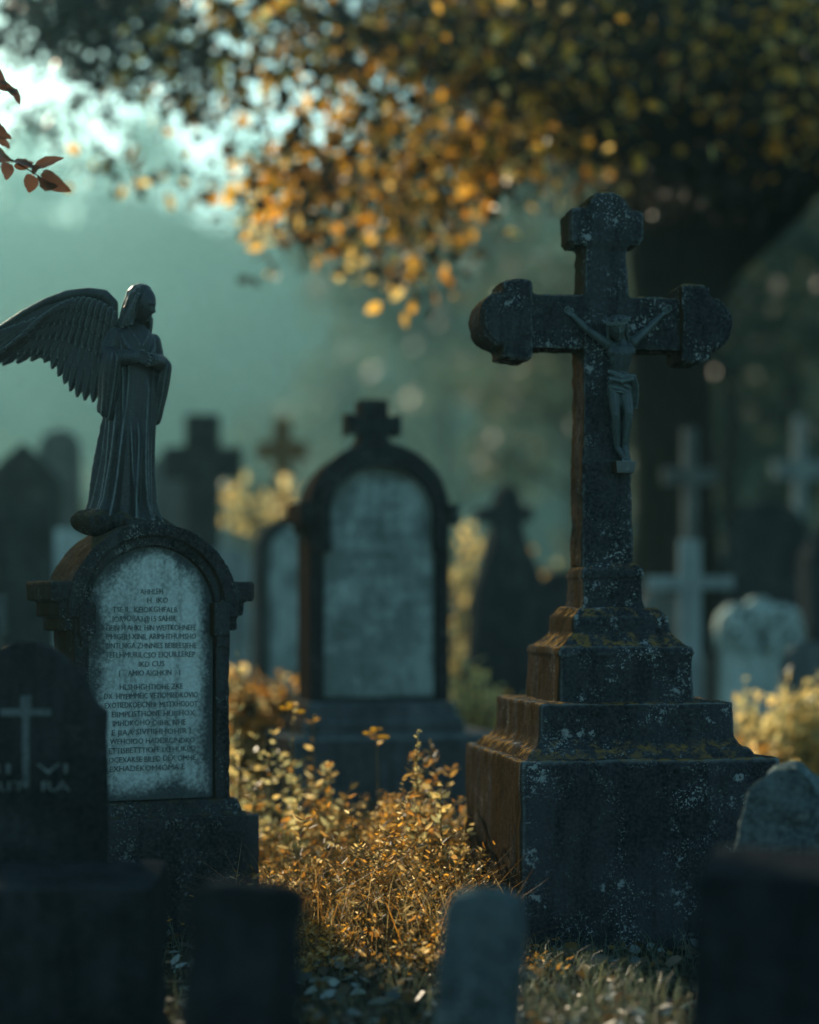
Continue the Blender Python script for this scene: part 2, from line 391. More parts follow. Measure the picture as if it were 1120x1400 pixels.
M_HILL = simple("distant_wood", (0.015, 0.03, 0.022), (0.05, 0.065, 0.035), 0.12, 0.95, 1.0, 0, 1.5)
hx = np.linspace(-290, 290, 146); hy = np.linspace(235, 445, 60); hv = []
for y in hy:
    for x in hx:
        u = (y - 235) / 210; up = u * u * (3 - 2 * u)
        cr_ = noise.noise(Vector((x * .16, y * .16, 0))) + .6 * noise.noise(Vector((x * .35, y * .35, 4)))
        hv.append((x, y, -1 + up * (86 + 12 * noise.noise(Vector((x * .012, 3, 0)))) + 5.5 * cr_ * min(1, u * 5)))
g = MB(); g.v = hv; g.f = [(j * 146 + i, j * 146 + i + 1, (j + 1) * 146 + i + 1, (j + 1) * 146 + i) for j in range(59) for i in range(145)]
tag(g.build("hills", M_HILL, shade=True), kind='structure')

# ------------------------------------------------------------------ outlines
def arch(w, z0, spring, rise=None, n=18, top=True):
    """bottom-left, up, round, down to bottom-right"""
    hw = w / 2; rise = hw if rise is None else rise
    pts = [(-hw, z0)]
    for i in range(n + 1):
        t = math.pi - math.pi * i / n
        pts.append((hw * math.cos(t), spring + rise * math.sin(t)))
    return pts + [(hw, z0)]

# ------------------------------------------------------------------ crucifix monument (in focus, right)
CR = thing("crucifix_monument", (0.90, 8.73, -0.02), 10, "tall lichen-speckled stone crucifix on a stepped plinth, the biggest cross in the yard", "grave monument")
DISP = [(0.010, 5), (0.006, 17), (0.004, 45)]
def step(name, cx, tiers, vox=0.011):
    b = MB()
    for (w0, z0), (w1, z1) in tiers:
        b.frus((cx - w0 / 2, cx + w0 / 2, -w0 / 2, w0 / 2, z0), (cx - w1 / 2, cx + w1 / 2, -w1 / 2, w1 / 2, z1))
    return b.build(name, M_CROSS, CR, remesh=vox, smooth=1, disp=DISP)
step("plinth_base", 0.0, [((1.12, -0.1), (1.11, 0.775))], 0.014)
step("plinth_step", -0.02, [((1.02, 0.76), (0.94, 0.815)), ((0.90, 0.80), (0.86, 0.845)), ((0.845, 0.83), (0.84, 1.0))], 0.012)
step("plinth_step", -0.03, [((0.60, 0.99), (0.59, 1.215)), ((0.61, 1.20), (0.585, 1.235)), ((0.565, 1.225), (0.46, 1.28)), ((0.445, 1.265), (0.43, 1.365)), ((0.43, 1.35), (0.35, 1.40))], 0.010)
step("pedestal", -0.045, [((0.295, 1.385), (0.272, 1.43)), ((0.275, 1.42), (0.268, 1.545)), ((0.285, 1.53), (0.28, 1.565)), ((0.28, 1.56), (0.23, 1.59))], 0.008)
b = MB(); X0 = -0.062
b.frus((X0 - .118, X0 + .118, -.105, .105, 1.57), (X0 - .095, X0 + .095, -.095, .095, 3.06))       # shaft
b.box(X0 - .50, X0 + .50, -.09, .09, 2.520, 2.752)                                                  # arms
def disc(cx, cz, r, y0, y1, n=28): b.prism([(cx + r * math.cos(2 * math.pi * i / n), cz + r * math.sin(2 * math.pi * i / n)) for i in range(n)], y0, y1)
for s in (-1, 1):
    disc(X0 + s * .452, 2.636, .122, -.102, .102); disc(X0 + s * .440, 2.636, .108, -.115, .115)
    b.box(X0 + s * .398 - .066, X0 + s * .398 + .066, -.110, .110, 2.474, 2.800)
    b.box(X0 + s * .392 - .047, X0 + s * .392 + .047, -.100, .100, 2.462, 2.812)
disc(X0, 3.10, .105, -.10, .10); disc(X0, 3.105, .092, -.115, .115)
b.box(X0 - .165, X0 + .165, -.112, .112, 2.985, 3.115); b.box(X0 - .15, X0 + .15, -.105, .105, 2.965, 3.125)
b.build("cross", M_CROSS, CR, remesh=0.0075, smooth=4, disp=[(0.012, 5), (0.008, 19), (0.005, 50)])

def head_mesh(bm, c, s, rot):
    """a carved head: eyes half way down, nose, lips, chin, ears; faces -Y"""
    n, m = 40, 30; rings = []
    for k in range(m + 1):
        ph = -math.pi / 2 + math.pi * min(max(k, 0.03), m - 0.03) / m
        ring = []
        for i in range(n):
            t = 2 * math.pi * i / n
            x, y, z = math.cos(ph) * math.sin(t), -math.cos(ph) * math.cos(t), math.sin(ph)
            q = Vector((x * .70, y * .84, z))
            if y < 0:                                  # face side
                if z < 0: q.x *= 1 - .34 * min(1, -z) ; q.y *= 1 - .05 * -z
                gs = lambda x0, z0, sx, sz: math.exp(-((x - x0) / sx) ** 2 - ((z - z0) / sz) ** 2)
                q.y -= .25 * gs(0, -.25, .11, .11) + .17 * gs(0, -.08, .085, .17)         # nose
                q.y += .15 * (gs(-.30, .02, .17, .11) + gs(.30, .02, .17, .11))          # sockets
                q.y -= .06 * (gs(-.30, 0, .10, .06) + gs(.30, 0, .10, .06))              # eyelids
                q.y -= .07 * gs(0, .17, .45, .08)                                        # brow
                q.y -= .11 * gs(0, -.47, .18, .05) + .11 * gs(0, -.59, .14, .05)         # lips
                q.y += .05 * gs(0, -.52, .2, .02) + .04 * gs(0, -.67, .2, .05)
                q.y -= .22 * gs(0, -.84, .22, .14)                                        # chin
                q.x += math.copysign(.03, x) * gs(abs(x) and math.copysign(.5, x), -.22, .2, .15)
            e = math.exp(-((abs(x) - .97) / .2) ** 2 - ((z + .05) / .18) ** 2 - ((y - .12) / .12) ** 2)
            q.x += math.copysign(.14, x) * e
            ring.append(Vector(c) + rot @ (q * s))
        rings.append(ring)
    bm.loft(rings)
def hand(bm, wrist, dirv, side, nrm, L, r, curl=0.5, thumb=1):
    """palm, four unequal bent fingers and a thumb; dirv = wrist to knuckles, nrm = palm normal"""
    d, s, n = Vector(dirv).normalized(), Vector(side).normalized(), Vector(nrm).normalized()
    w = Vector(wrist); pl = L * .5
    for k in (-1.5, -.5, .5, 1.5): bm.limb([w + s * k * r * 1.0, w + d * pl + s * k * r * 1.9], [r * 1.15, r * 1.15], 8)
    for k, ln in ((-1.5, .40), (-.5, .5), (.5, .47), (1.5, .36)):
        a = w + d * pl + s * k * r * 2.1
        p1 = a + (d * (1 - curl * .35) + n * curl * .45 + s * k * .05).normalized() * L * ln * .45
        p2 = p1 + (d * (1 - curl * .8) + n * curl * .9).normalized() * L * ln * .33
        p3 = p2 + (d * (1 - curl * 1.1) + n * curl * 1.1).normalized() * L * ln * .25
        bm.limb([a, p1, p2, p3], [r * .98, r * .92, r * .82, r * .66], 8)
    a = w + d * pl * .3 + s * thumb * r * 2.2
    p1 = a + (d * .7 + s * thumb * .8 + n * .3).normalized() * L * .22
    bm.limb([a, p1, p1 + (d * .9 + s * thumb * .25 + n * .4).normalized() * L * .2], [r * 1.15, r * 1.0, r * .7], 8)

# figure, local to the cross front (front face y = -0.10)
def F(px, py, y): return Vector(((px - 828) / 312 * 1.03 + X0, y, CAM_H + (HORIZON - py) / 312 + .02))
fb = MB()
pel, wai, che, nek = F(841, 533, -.135), F(841, 512, -.135), F(843, 489, -.145), F(844, 470, -.140)
fb.limb([pel, wai, F(842, 502, -.140), che], [.042, .038, .042, .046])
fb.ell(F(835, 487, -.146), (.036, .024, .026)); fb.ell(F(852, 485, -.146), (.036, .024, .026)); fb.ell(F(842, 498, -.142), (.050, .034, .040))
fb.ell(F(843, 480, -.135), (.062, .030, .028)); fb.limb([che, nek, F(838, 464, -.15)], [.040, .022, .022])
for s, sh, el, wr in ((-1, F(826, 476, -.132), F(799, 457, -.122), F(780, 438, -.117)), (1, F(861, 472, -.132), F(882, 453, -.122), F(902, 433, -.117))):
    fb.limb([sh, sh.lerp(el, .45), el, el.lerp(wr, .35), wr], [.023, .0185, .0145, .0155, .0095])
    fb.ell(sh, (.025, .024, .024))
    dv = (wr - el).normalized()
    hand(fb, wr, dv, Vector((dv.z, 0, -dv.x)), (0, -1, 0), .052, .0036, .55, -s)
hipL, hipR = F(834, 536, -.138), F(848, 536, -.138)
kL, kR = F(834, 571, -.160), F(851, 569, -.168)
aL, aR = F(839, 614, -.128), F(849, 612, -.136)
fb.limb([hipL, hipL.lerp(kL, .5), kL, kL.lerp(aL, .3), aL], [.033, .027, .020, .021, .0115])
fb.limb([hipR, hipR.lerp(kR, .5), kR, kR.lerp(aR, .3), aR], [.032, .027, .0205, .021, .0115])
for a, dx in ((aL, 6), (aR, 9)):
    toe = F(841 + dx, 630, -.155); fb.limb([a, a.lerp(toe, .6), toe], [.0125, .0125, .009])
    for k in range(5): fb.limb([toe + Vector((k * .005 - .010, 0, 0)), toe + Vector((k * .0062 - .010, -.008, -.012))], [.0038, .003], 6)
hr = Matrix.Rotation(R(-4), 3, 'Z') @ Matrix.Rotation(R(14), 3, 'X') @ Matrix.Rotation(R(-8), 3, 'Y')
head_mesh(fb, F(836, 456, -.168), .052, hr)
fig = fb.build("figure", M_FIGURE, CR, remesh=0.0026, smooth=2)
lb = MB()                                              # loincloth: folded band and a hanging end
rings = []
for k in range(14):
    z = k / 13; ring = []
    for i in range(40):
        t = 2 * math.pi * i / 40
        r_ = 1 + .10 * math.sin(t * 3 + z * 9) * (1 - z) + .09 * math.sin(z * 22 + t * 2)
        ring.append(F(841, 543 - 23 * z, -.137) + Vector((.050 * r_ * math.cos(t), .044 * r_ * math.sin(t), .006 * math.sin(t * 2))))
    rings.append(ring)
lb.loft(rings)
for q in range(4): lb.tube([F(852 + q * 2, 518, -.17), F(859 + q * 1.5, 532, -.155), F(860 + q * 1.6, 548, -.14), F(859 + q * 2, 562, -.13)], [.008, .009, .008, .004], 8)
lb.limb([F(826, 514, -.16), F(840, 522, -.185), F(856, 520, -.17)], [.009, .012, .010])
lb.limb([F(827, 524, -.17), F(840, 528, -.190), F(855, 524, -.175)], [.008, .010, .009])
lb.build("loincloth", M_FIGURE, fig, remesh=0.003, smooth=1)
rng = random.Random(4)
hb = MB()
hc = F(836, 456, -.168)
for k in range(30):                                    # hair to the shoulders
    t = R(20 + 320 * k / 29); pts = []
    for j in range(6):
        u = j / 5
        loc = Vector((math.sin(t) * .040 * (.3 + .75 * min(1, u * 2)), -math.cos(t) * .046 * (.3 + .7 * min(1, u * 2)) + .005, .052 - .112 * u ** 1.4))
        if abs(t - math.pi) > 1.75: loc.z = .052 - .022 * u
        pts.append(hc + hr @ loc + Vector((rng.uniform(-.003, .003), rng.uniform(-.003, .003), 0)))
    hb.tube(pts, [.006, .008, .0085, .008, .007, .004], 6)
hb.build("hair", M_STATUE, fig, remesh=0.0026, smooth=1)
tb = MB()                                              # crown of thorns
for q in range(3):
    pts = []
    for k in range(25):
        t = 2 * math.pi * k / 24; pts.append(hc + hr @ Vector((.044 * math.sin(t), -.051 * math.cos(t), .026 + .006 * math.sin(t * 5 + q * 2))))
    tb.tube(pts, .0032, 6)
for k in range(34):
    t = 2 * math.pi * k / 34; d = Vector((math.sin(t), -math.cos(t), rng.uniform(-.2, 1.0))); a = Vector((.044 * math.sin(t), -.051 * math.cos(t), .028))
    tb.tube([hc + hr @ a, hc + hr @ (a + d * rng.uniform(.014, .026))], [.0026, .0006], 5)
tb.build("thorn_crown", M_STATUE, fig, shade=True)
fr = MB(); fr.frus((F(846, 0, 0).x - .035, F(846, 0, 0).x + .04, -.17, -.09, F(0, 650, 0).z), (F(846, 0, 0).x - .045, F(846, 0, 0).x + .05, -.185, -.09, F(0, 634, 0).z))
fr.build("foot_rest", M_CROSS, CR, bevel=.006)

# ------------------------------------------------------------------ angel gravestone (in focus, left)
AT = thing("gravestone", (-1.165, 8.62, -0.02), 26, "dark round-topped gravestone with a pale panel of worn carved lettering, under the angel", "gravestone")
SD = [(0.008, 5), (0.005, 18), (0.003, 50)]
b = MB(); b.prism(arch(.68, .56, 1.385, .335, 26), -.13, .15); b.build("slab", M_ANGELSTONE, AT, remesh=.010, smooth=1, disp=SD)
b = MB(); b.ring(arch(.70, .56, 1.385, .345, 30), arch(.56, .56, 1.385, .275, 30), -.175, -.12)
b.ring(arch(.76, 1.36, 1.39, .372, 30), arch(.63, 1.36, 1.39, .315, 30), -.20, .165)
b.build("arch_moulding", M_ANGELSTONE, AT, remesh=.008, smooth=1, disp=SD)
for s in (-1, 1):
    b = MB(); 
    def sb(x0, x1, y0, y1, z0, z1): b.box(min(s * x0, s * x1), max(s * x0, s * x1), y0, y1, z0, z1)
    sb(.30, .455, -.19, .19, 1.425, 1.51); sb(.30, .415, -.175, .17, 1.36, 1.44); sb(.29, .385, -.165, .16, 1.30, 1.37)
    sb(.262, .335, -.21, -.1, 1.28, 1.42); sb(.275, .325, -.20, -.1, 1.23, 1.29)
    b.build("shoulder", M_ANGELSTONE, AT, remesh=.008, smooth=1, disp=SD)
b = MB(); b.prism(arch(.555, .58, 1.387, .272, 30), -.150, -.10); pan = b.build("panel", M_PANEL, AT, bevel=.003)
b = MB(); b.frus((-.40, .40, -.24, .21, .50), (-.375, .375, -.20, .19, .575)); b.box(-.445, .445, -.275, .26, -.1, .51)
b.build("plinth", M_ANGELSTONE, AT, remesh=.011, smooth=1, disp=SD)

L = ["AHHLEH", "H  IKO", "TSE II.  KEIOKGHFALR", "IOR9OBA3@15 SAHIR", "EIEIN H AHKL HIN WEITKOHNEFE", "IPHIGEILI XINIL ARIMHTHUMSHO", "BINTLNGA ZHNNIES BEIBEESJEHE",
     "TEFLHMURILCSO EIQUILLEREP", "IKD CUS", "{    AMIO AIGHKIN    I", "", "HLSHHGHTIOHE ZKE", "DX  HIYEIMMEIC VETIOMIEDKOVIO", "EXOTIEDKOEICNHI  MITTXHODOT",
     "EIIMPLISTHONE HUIJIHOX", "IMHDKOHO OIIHK NHE", "E JIAA SIVFIIHHOHIR !", "WEHOIOO HADEIRCINDKO", "ETTISBETTTIOFF IXEHUKPO", "OCEXAKSE BILED DEX OMHE", "EXHADEKOM4OMA E"]
Wd = [.115, .105, .33, .32, .455, .455, .46, .455, .13, .31, 0, .32, .475, .47, .42, .37, .40, .43, .44, .44, .38]
Xc = [.0, .03, -.03, -.035, .0, .0, .0, -.005, .0, -.01, 0, .0, .0, .0, .01, -.01, .0, .005, .005, .005, -.02]
rows = []; z = 1.455
for s, w, xc in zip(L, Wd, Xc):
    if s: rows.append((s, xc * .9, z, w * .88, .024, -.1502))
    z -= .0385 if s else .020
text_mesh(rows, M_LETTER, pan, "inscription")

# ------------------------------------------------------------------ angel statue on the gravestone
AN = thing("angel_statue", (-1.245, 8.63, 1.70), 36, "dark winged angel statue in a long robe with bowed head and folded hands", "statue", tilt=(1.2, 3.2)); AN.scale = (.90, .93, 1.0)
b = MB()
for (x, y, z, rx, ry, rz) in ((0, 0, .035, .20, .17, .055), (-.14, -.03, .03, .09, .10, .05), (.14, .02, .025, .10, .11, .045), (.02, -.09, .02, .12, .07, .05), (0, .08, .03, .12, .1, .05), (.05, .0, .06, .13, .12, .045)):
    b.ell((x * 1.25, y * 1.15, z + .005), (rx * 1.18, ry * 1.1, rz * 1.15), 20)
b.build("rock_base", M_ANGELSTONE, AN, remesh=.006, smooth=2, disp=[(.02, 9), (.012, 26)])
def lerp_tab(tab, z):
    for (a, b_) in zip(tab, tab[1:]):
        if z <= b_[0]:
            u = (z - a[0]) / (b_[0] - a[0]); u = max(0, u)
            return [p + (q - p) * u for p, q in zip(a[1:], b_[1:])]
    return list(tab[-1][1:])
TAB = [(.06, .150, .135, .016, -.005), (.14, .138, .125, .016, -.002), (.30, .122, .110, .013, 0), (.50, .112, .098, .010, .002), (.66, .108, .090, .009, .0), (.75, .112, .086, .008, -.003),
       (.82, .122, .080, .006, .0), (.865, .108, .068, .001, .004), (.895, .066, .052, .0, .004), (.915, .036, .036, 0, .0), (.935, .026, .026, 0, .0), (.97, .024, .024, 0, -.008)]
rf = random.Random(12); FOLDS = []
for k in range(22):
    FOLDS.append((2 * math.pi * (k + rf.uniform(-.38, .38)) / 22, rf.uniform(.5, 1.25), rf.uniform(.075, .15), rf.uniform(-.35, .35), rf.choice((.5, .70, .86, .86)), rf.uniform(0, 6)))
b = MB(); rings = []
for k in range(110):
    z = .06 + (.97 - .06) * k / 109; rx, ry, am, yo = lerp_tab(TAB, z); ring = []
    for i in range(220):
        t = 2 * math.pi * i / 220; f = 0
        for (a0, am0, wd, dr, zt, ph) in FOLDS:
            if z > zt: continue
            d = (t - a0 - dr * (.8 - z) - .10 * math.sin(z * 6 + ph) + math.pi) % (2 * math.pi) - math.pi
            w = wd * (.7 + .7 * (.8 - z)); w = w if d > 0 else w * .45          # each fold has a steep and a soft flank
            f += am0 * math.exp(-(d / w) ** 2) * min(1, (zt - z) / .08)
        f = am * 2.0 * f - am * .9
        if z < .14: f += .014 * (.14 - z) / .08 * (1 + math.sin(t * 5 + 1))
        ring.append(Vector(((rx + f) * math.sin(t), -(ry + f) * math.cos(t) + yo, z)))
    rings.append(ring)
b.loft(rings)
for s in (-1, 1):                                       # arms and hanging sleeves
    b.limb([(s * .105, .0, .845), (s * .135, .01, .765), (s * .125, -.055, .745), (s * .055, -.118, .752)], [.038, .040, .040, .028], 14)
    rings = []
    for k in range(40):
        u = k / 39; z = .775 - .275 * u; ring = []
        wy = .066 * (1 - .35 * u ** 1.5); wx = .034 + .006 * math.sin(u * 5); cy = -.045 + .05 * u
        if u < .16: e_ = math.sqrt(max(.02, 1 - (1 - u / .16) ** 2)); wy *= e_; wx *= e_
        if u > .9: wy *= 1 - 2.2 * (u - .9); wx *= 1 - 3 * (u - .9)
        for i in range(56):
            t = 2 * math.pi * i / 56
            f = .016 * u * (1 - abs(math.sin(t * 3.5 + u * .8))) ** 2 + .007 * (1 - abs(math.sin(t * 6 + 1)))
            ring.append(Vector((s * (.136 - .008 * u) + (wx + f) * math.sin(t), cy - (wy + f) * math.cos(t), z - .02 * math.cos(t) * u)))
        rings.append(ring)
    b.loft(rings)
    b.limb([(s * .052, -.036, .885), (s * .034, -.060, .850), (s * .008, -.073, .815)], [.008, .010, .008], 8)      # crossed neckline
    b.limb([(s * .088, -.034, .855), (s * .074, -.064, .81), (s * .050, -.086, .775)], [.008, .012, .009], 8)
b.build("robe", M_STATUE, AN, remesh=.0042, smooth=1)
hd = Matrix.Rotation(R(26), 3, 'Z') @ Matrix.Rotation(R(13), 3, 'X')
HC = Vector((.008, -.056, .992))
b = MB(); head_mesh(b, HC, .076, hd); b.limb([(0, .0, .89), HC + Vector((0, .022, -.03))], [.032, .030], 14)
hand_b = MB()
hand(hand_b, (-.055, -.122, .755), (1, -.38, -.08), (0, .1, 1), (-.2, -.9, -.1), .078, .0066, .45, 1)
hand(hand_b, (.060, -.118, .745), (-1, -.22, -.03), (0, .1, 1), (.1, -1, .0), .078, .0066, .35, 1)
b.build("head", M_STATUE, AN, remesh=.0032, smooth=1)
hand_b.build("hands", M_STATUE, AN, remesh=.0026, smooth=1)
b = MB(); rng = random.Random(9)                        # long hair swept back from a centre parting
b.ell(HC + hd @ Vector((0, .018, .016)), (.058, .060, .071), 26, hd)
for k in range(34):
    a = R(92 + 184 * k / 33); sx, cx_ = math.sin(a), math.cos(a); pts = []
    rr = 1.06 + rng.uniform(-.02, .06); fall = .135 + .05 * max(0, -cx_)
    for j in range(9):
        u = j / 8
        if u < .5:
            q = u / .5; loc = Vector((sx * .058 * math.sin(q * 1.57) * rr, -cx_ * .068 * math.sin(q * 1.57) * rr + .01, .080 * math.cos(q * 1.45)))
            p = HC + hd @ loc; last = p
        else:
            q = (u - .5) / .5; p = last + Vector((sx * .016 * q - .03 * q * max(0, -cx_), max(0, -cx_) * .045 * q + .012 * q, -fall * q))
        pts.append(p + Vector((.004 * math.sin(u * 14 + k), .004 * math.cos(u * 11 + k * 2), 0)))
    b.tube(pts, [.006, .010, .012, .0125, .0125, .012, .0115, .010, .006], 8)
b.build("hair", M_STATUE, AN, remesh=.0034, smooth=1)
def wing(side):
    """spread wing; s runs out along the wing, t up; side -1 is her right"""
    u = Vector((side * (.73 if side < 0 else .30), .68 if side < 0 else .95, 0)).normalized(); nrm = Vector((-u.y * side, u.x * side, 0)) * 1.0
    if nrm.y > 0: nrm = -nrm
    O = Vector((side * .060, .055, .80))
    def Q(s, t, d=0): 
        s2 = s / 290; t2 = t / 318
        return O + u * s2 + Vector((0, 0, t2)) + nrm * (d + .10 * s2 * s2)
    b = MB()
    def feather(r0, r1, wd, d0, d1, th=.008):
        a = Vector(r0); e = Vector(r1); dv = (e - a); nv = Vector((-dv.y, dv.x)).normalized(); rings = []
        for k in range(9):
            q = k / 8; w = wd * (.55 + .45 * min(1, q * 3)) * (1 if q < .72 else math.sqrt(max(.02, 1 - ((q - .72) / .285) ** 2)))
            c = a + dv * q; dd = d0 + (d1 - d0) * q + .004 * math.sin(q * 3.1)
            rings.append([Q(*(c + nv * w * x), dd + y * th + x * .008) for x, y in ((-1, -.3), (-.5, .45), (-.10, .75), (0, 1.15), (.10, .75), (.5, .45), (1, -.3), (.5, -.7), (-.5, -.7))])
        b.loft(rings)
    # leading edge, px from the shoulder root: s to the left, t up
    edge = [(-4, -5), (6, 18), (8, 44), (8, 62), (22, 74), (45, 76), (75, 72), (105, 60), (135, 43), (170, 18), (205, -12)]
    for k, (p, q) in enumerate(zip(edge, edge[1:])):
        r0 = [.034, .032, .026, .022, .024, .024, .021, .018, .015, .012, .009]
        b.limb([Q(*p), Q(*q)], [r0[k], r0[k + 1]], 12)
    plate = [(-6, -30), (4, 20), (10, 64), (24, 74), (45, 76), (75, 72), (105, 60), (135, 43), (170, 18), (160, -6), (120, -14), (80, -25), (50, -40), (18, -45)]
    b.loft([[Q(s, t, -.010) for s, t in plate], [Q(s, t, .006) for s, t in plate]])
    for k in range(11):                                 # primaries
        q = k / 10; r0 = (60 + 135 * q, 60 - 62 * q); ang = R(234 - 34 * q); ln = 112 - 20 * abs(q - .5)
        feather(r0, (r0[0] - ln * math.cos(ang), r0[1] + ln * math.sin(ang)), 9, .013 + .0012 * k, .002 + .001 * k)
    tips = [(6, -66), (17, -74), (29, -76), (41, -74), (52, -70), (62, -62), (71, -52), (80, -42), (90, -32), (101, -24)]
    for k, tp in enumerate(tips):                       # secondaries
        r0 = (2 + k * 7.5, 12 + k * 3.0); feather(r0, tp, 7.4, .014 - .0003 * k, .006)
    for row, (frac, wd, dd) in enumerate(((.92, 6.2, .020), (.68, 5.8, .032), (.46, 5.4, .044), (.27, 5.0, .055))):   # coverts
        n = 20 - row
        for k in range(n):
            q = k / (n - 1); r0 = (6 + 120 * q - 2 * row, 28 + 34 * math.sin(q * 2.6 + .3) - 36 * q * q + row * 4)
            ang = R(268 - 62 * q); ln = (92 - 10 * q) * frac
            feather(r0, (r0[0] - ln * math.cos(ang) * .9, r0[1] + ln * math.sin(ang)), wd, dd, dd - .004, .005)
    return b.build("wing", M_STATUE, AN, remesh=.0030)
wing(-1); wing(1)

# ------------------------------------------------------------------ centre tombstone behind the weeds
CT = thing("gravestone", (-0.235, 12.6, -0.02), 16, "tall dark round-topped tombstone with a mottled grey panel and small cross on top", "gravestone")
k_ = 1 / 216
b = MB(); b.prism(arch(.88, .80, 1.98, .42, 24), -.15, .2); b.box(-.47, .47, -.14, .2, 1.86, 1.99); b.build("slab", M_DARKTOMB, CT, bevel=.012)
b = MB(); b.ring(arch(.90, .80, 2.0, .43, 28), arch(.72, .80, 2.0, .34, 28), -.20, -.15); b.ring(arch(.80, 1.78, 1.98, .37, 28), arch(.66, 1.78, 1.98, .30, 28), -.25, -.19)
b.build("arch_moulding", M_DARKTOMB, CT, bevel=.01)
b = MB(); b.prism(arch(.71, .84, 2.0, .335, 24), -.165, -.14); pc = b.build("panel", M_DARKPANEL, CT, bevel=.003)
text_mesh([(t_, 0, 2.02 - .105 * k, w_, .052, -.1655) for k, (t_, w_) in enumerate((("IH KOIA", .30), ("AHNIE IXOH", .46), ("HIKO EINAH LIE", .54), ("TIOEH XINA OHIK", .56), ("ENIO AHLI KEHO", .55), ("HOIXE INAH", .42), ("KIHE OLINA EHIX", .56), ("AOHI NEKIH OEL", .54), ("IXEN HOAIK LIHE", .56), ("OHINE AKI", .36)))],
          M_WORNLETTER, pc, "inscription", .0015)
for s in (-1, 1):
    b = MB(); b.box(*sorted((s * .45, s * .51)), -.22, .2, 1.92, 2.05); b.box(*sorted((s * .33, s * .42)), -.27, -.2, 1.74, 1.80)
    b.build("shoulder", M_DARKTOMB, CT, bevel=.008)
b = MB(); b.frus((-.14, .14, -.1, .14, 2.37), (-.085, .085, -.08, .12, 2.47)); b.prism([(-.09, 2.44), (-.09, 2.50), (-.175, 2.48), (-.175, 2.62), (-.09, 2.60), (-.09, 2.71), (.09, 2.71), (.09, 2.60), (.175, 2.62), (.175, 2.48), (.09, 2.50), (.09, 2.44)], -.07, .10)
b.build("cross_finial", M_DARKTOMB, CT, bevel=.012)
b = MB(); b.frus((-.50, .50, -.28, .3, .69), (-.47, .47, -.24, .27, .81)); b.box(-.52, .52, -.30, .31, .60, .70); b.build("base", M_LEDGE, CT, remesh=.013, smooth=1, disp=[(.006, 6), (.004, 22)])
b = MB(); b.box(-.62, .80, -.40, .42, -.1, .61); b.build("plinth", M_LEDGE, CT, remesh=.015, smooth=1, disp=[(.008, 6), (.005, 22)])

# ------------------------------------------------------------------ other stones
def stone_thing(name, px, d, rz, outl, thick, mat, label, cat="gravestone", group=None, base=None, panel=None, tilt=(0, 0), bev=.012, z=-.03, extra=None, rough=None):
    x = (px - 560) / F_PX * d
    t = thing(name, (x, d, z), rz, label, cat, group, tilt)
    m = MB(); m.prism(outl, -thick / 2, thick / 2)
    if rough: m.build("slab", mat, t, remesh=.009, smooth=1, disp=rough)
    else: m.build("slab", mat, t, bevel=bev)
    if base:
        bw, bt, bh = base; q = MB(); q.box(-bw / 2, bw / 2, -bt / 2, bt / 2, -.1, bh); q.build("base", mat, t, bevel=.012)
    if panel:
        po, pm, proud = panel; q = MB(); q.prism(po, -thick / 2 - proud, -thick / 2 + .02); q.build("panel", pm, t, bevel=.003)
    if extra: extra(t)
    return t
def Zp(py, d): return CAM_H + (HORIZON - py) / F_PX * d + .03
def crosso(w, a0, a1, zb, zt, aw):
    return [(-w / 2, zb), (-w / 2, a0), (-aw / 2, a0), (-aw / 2, a1), (-w / 2, a1), (-w / 2, zt), (w / 2, zt), (w / 2, a1), (aw / 2, a1), (aw / 2, a0), (w / 2, a0), (w / 2, zb)]

RG = [(.022, 6), (.012, 17), (.006, 45)]
# foreground
d = 6.8; hw = .27
prof = [(-hw, -.1), (-hw, Zp(972, d))]
for i in range(25):
    u = i / 24; x = -.235 + .47 * u; q = abs(x) / .235
    zz = Zp(878, d) - (Zp(878, d) - Zp(962, d)) * (q * q * (1.0 if q < .7 else 1.0)) * (1 - .0 * q)
    prof.append((x, zz - .012 * math.sin(q * 3.14) * (-1)))
prof += [(hw, Zp(972, d)), (hw, -.1)]
def near_left_extra(t):
    c = MB(); zt = Zp(950, d); c.prism([(-.012, Zp(1075, d)), (-.012, zt - .07), (-.085, zt - .07), (-.085, zt - .045), (-.018, zt - .045), (-.018, zt), (.018, zt), (.018, zt - .045), (.085, zt - .045), (.085, zt - .07), (.012, zt - .07), (.012, Zp(1075, d))], -.062, -.04)
    c.build("carved_cross", M_MID, t, bevel=.003)
    text_mesh([("II  VI", .02, Zp(1056, d), .24, .034, -.0505), ("RIT  RA", .02, Zp(1080, d), .26, .034, -.0505)], M_MID, t, "lettering", .004)
stone_thing("gravestone", 38, d, 4, prof, .10, M_NEAR, "near-black scroll-shouldered headstone with a carved cross, at the left edge before the angel's grave", extra=near_left_extra, rough=[(.006, 6), (.005, 20)])
t = thing("tomb_slab", ((95 - 560) / F_PX * 6.1, 6.1, -.02), 3, "low dark slab lying across the bottom left corner", "tomb slab")
b = MB(); b.box(-.9, .265, -.12, .5, -.1, .558); b.build("block", M_NEAR, t, remesh=.012, smooth=1, disp=RG)
def emblem(t):
    c = MB(); zt = .50
    o = [(-.075, .10), (-.085, .24), (-.06, .31), (-.03, .34), (-.038, .39), (-.02, .43), (0, .45), (.02, .43), (.038, .39), (.03, .34), (.06, .31), (.085, .24), (.075, .10)]
    c.prism(o, -.062, -.03); c.build("carved_emblem", M_DARKTOMB, t, bevel=.006)
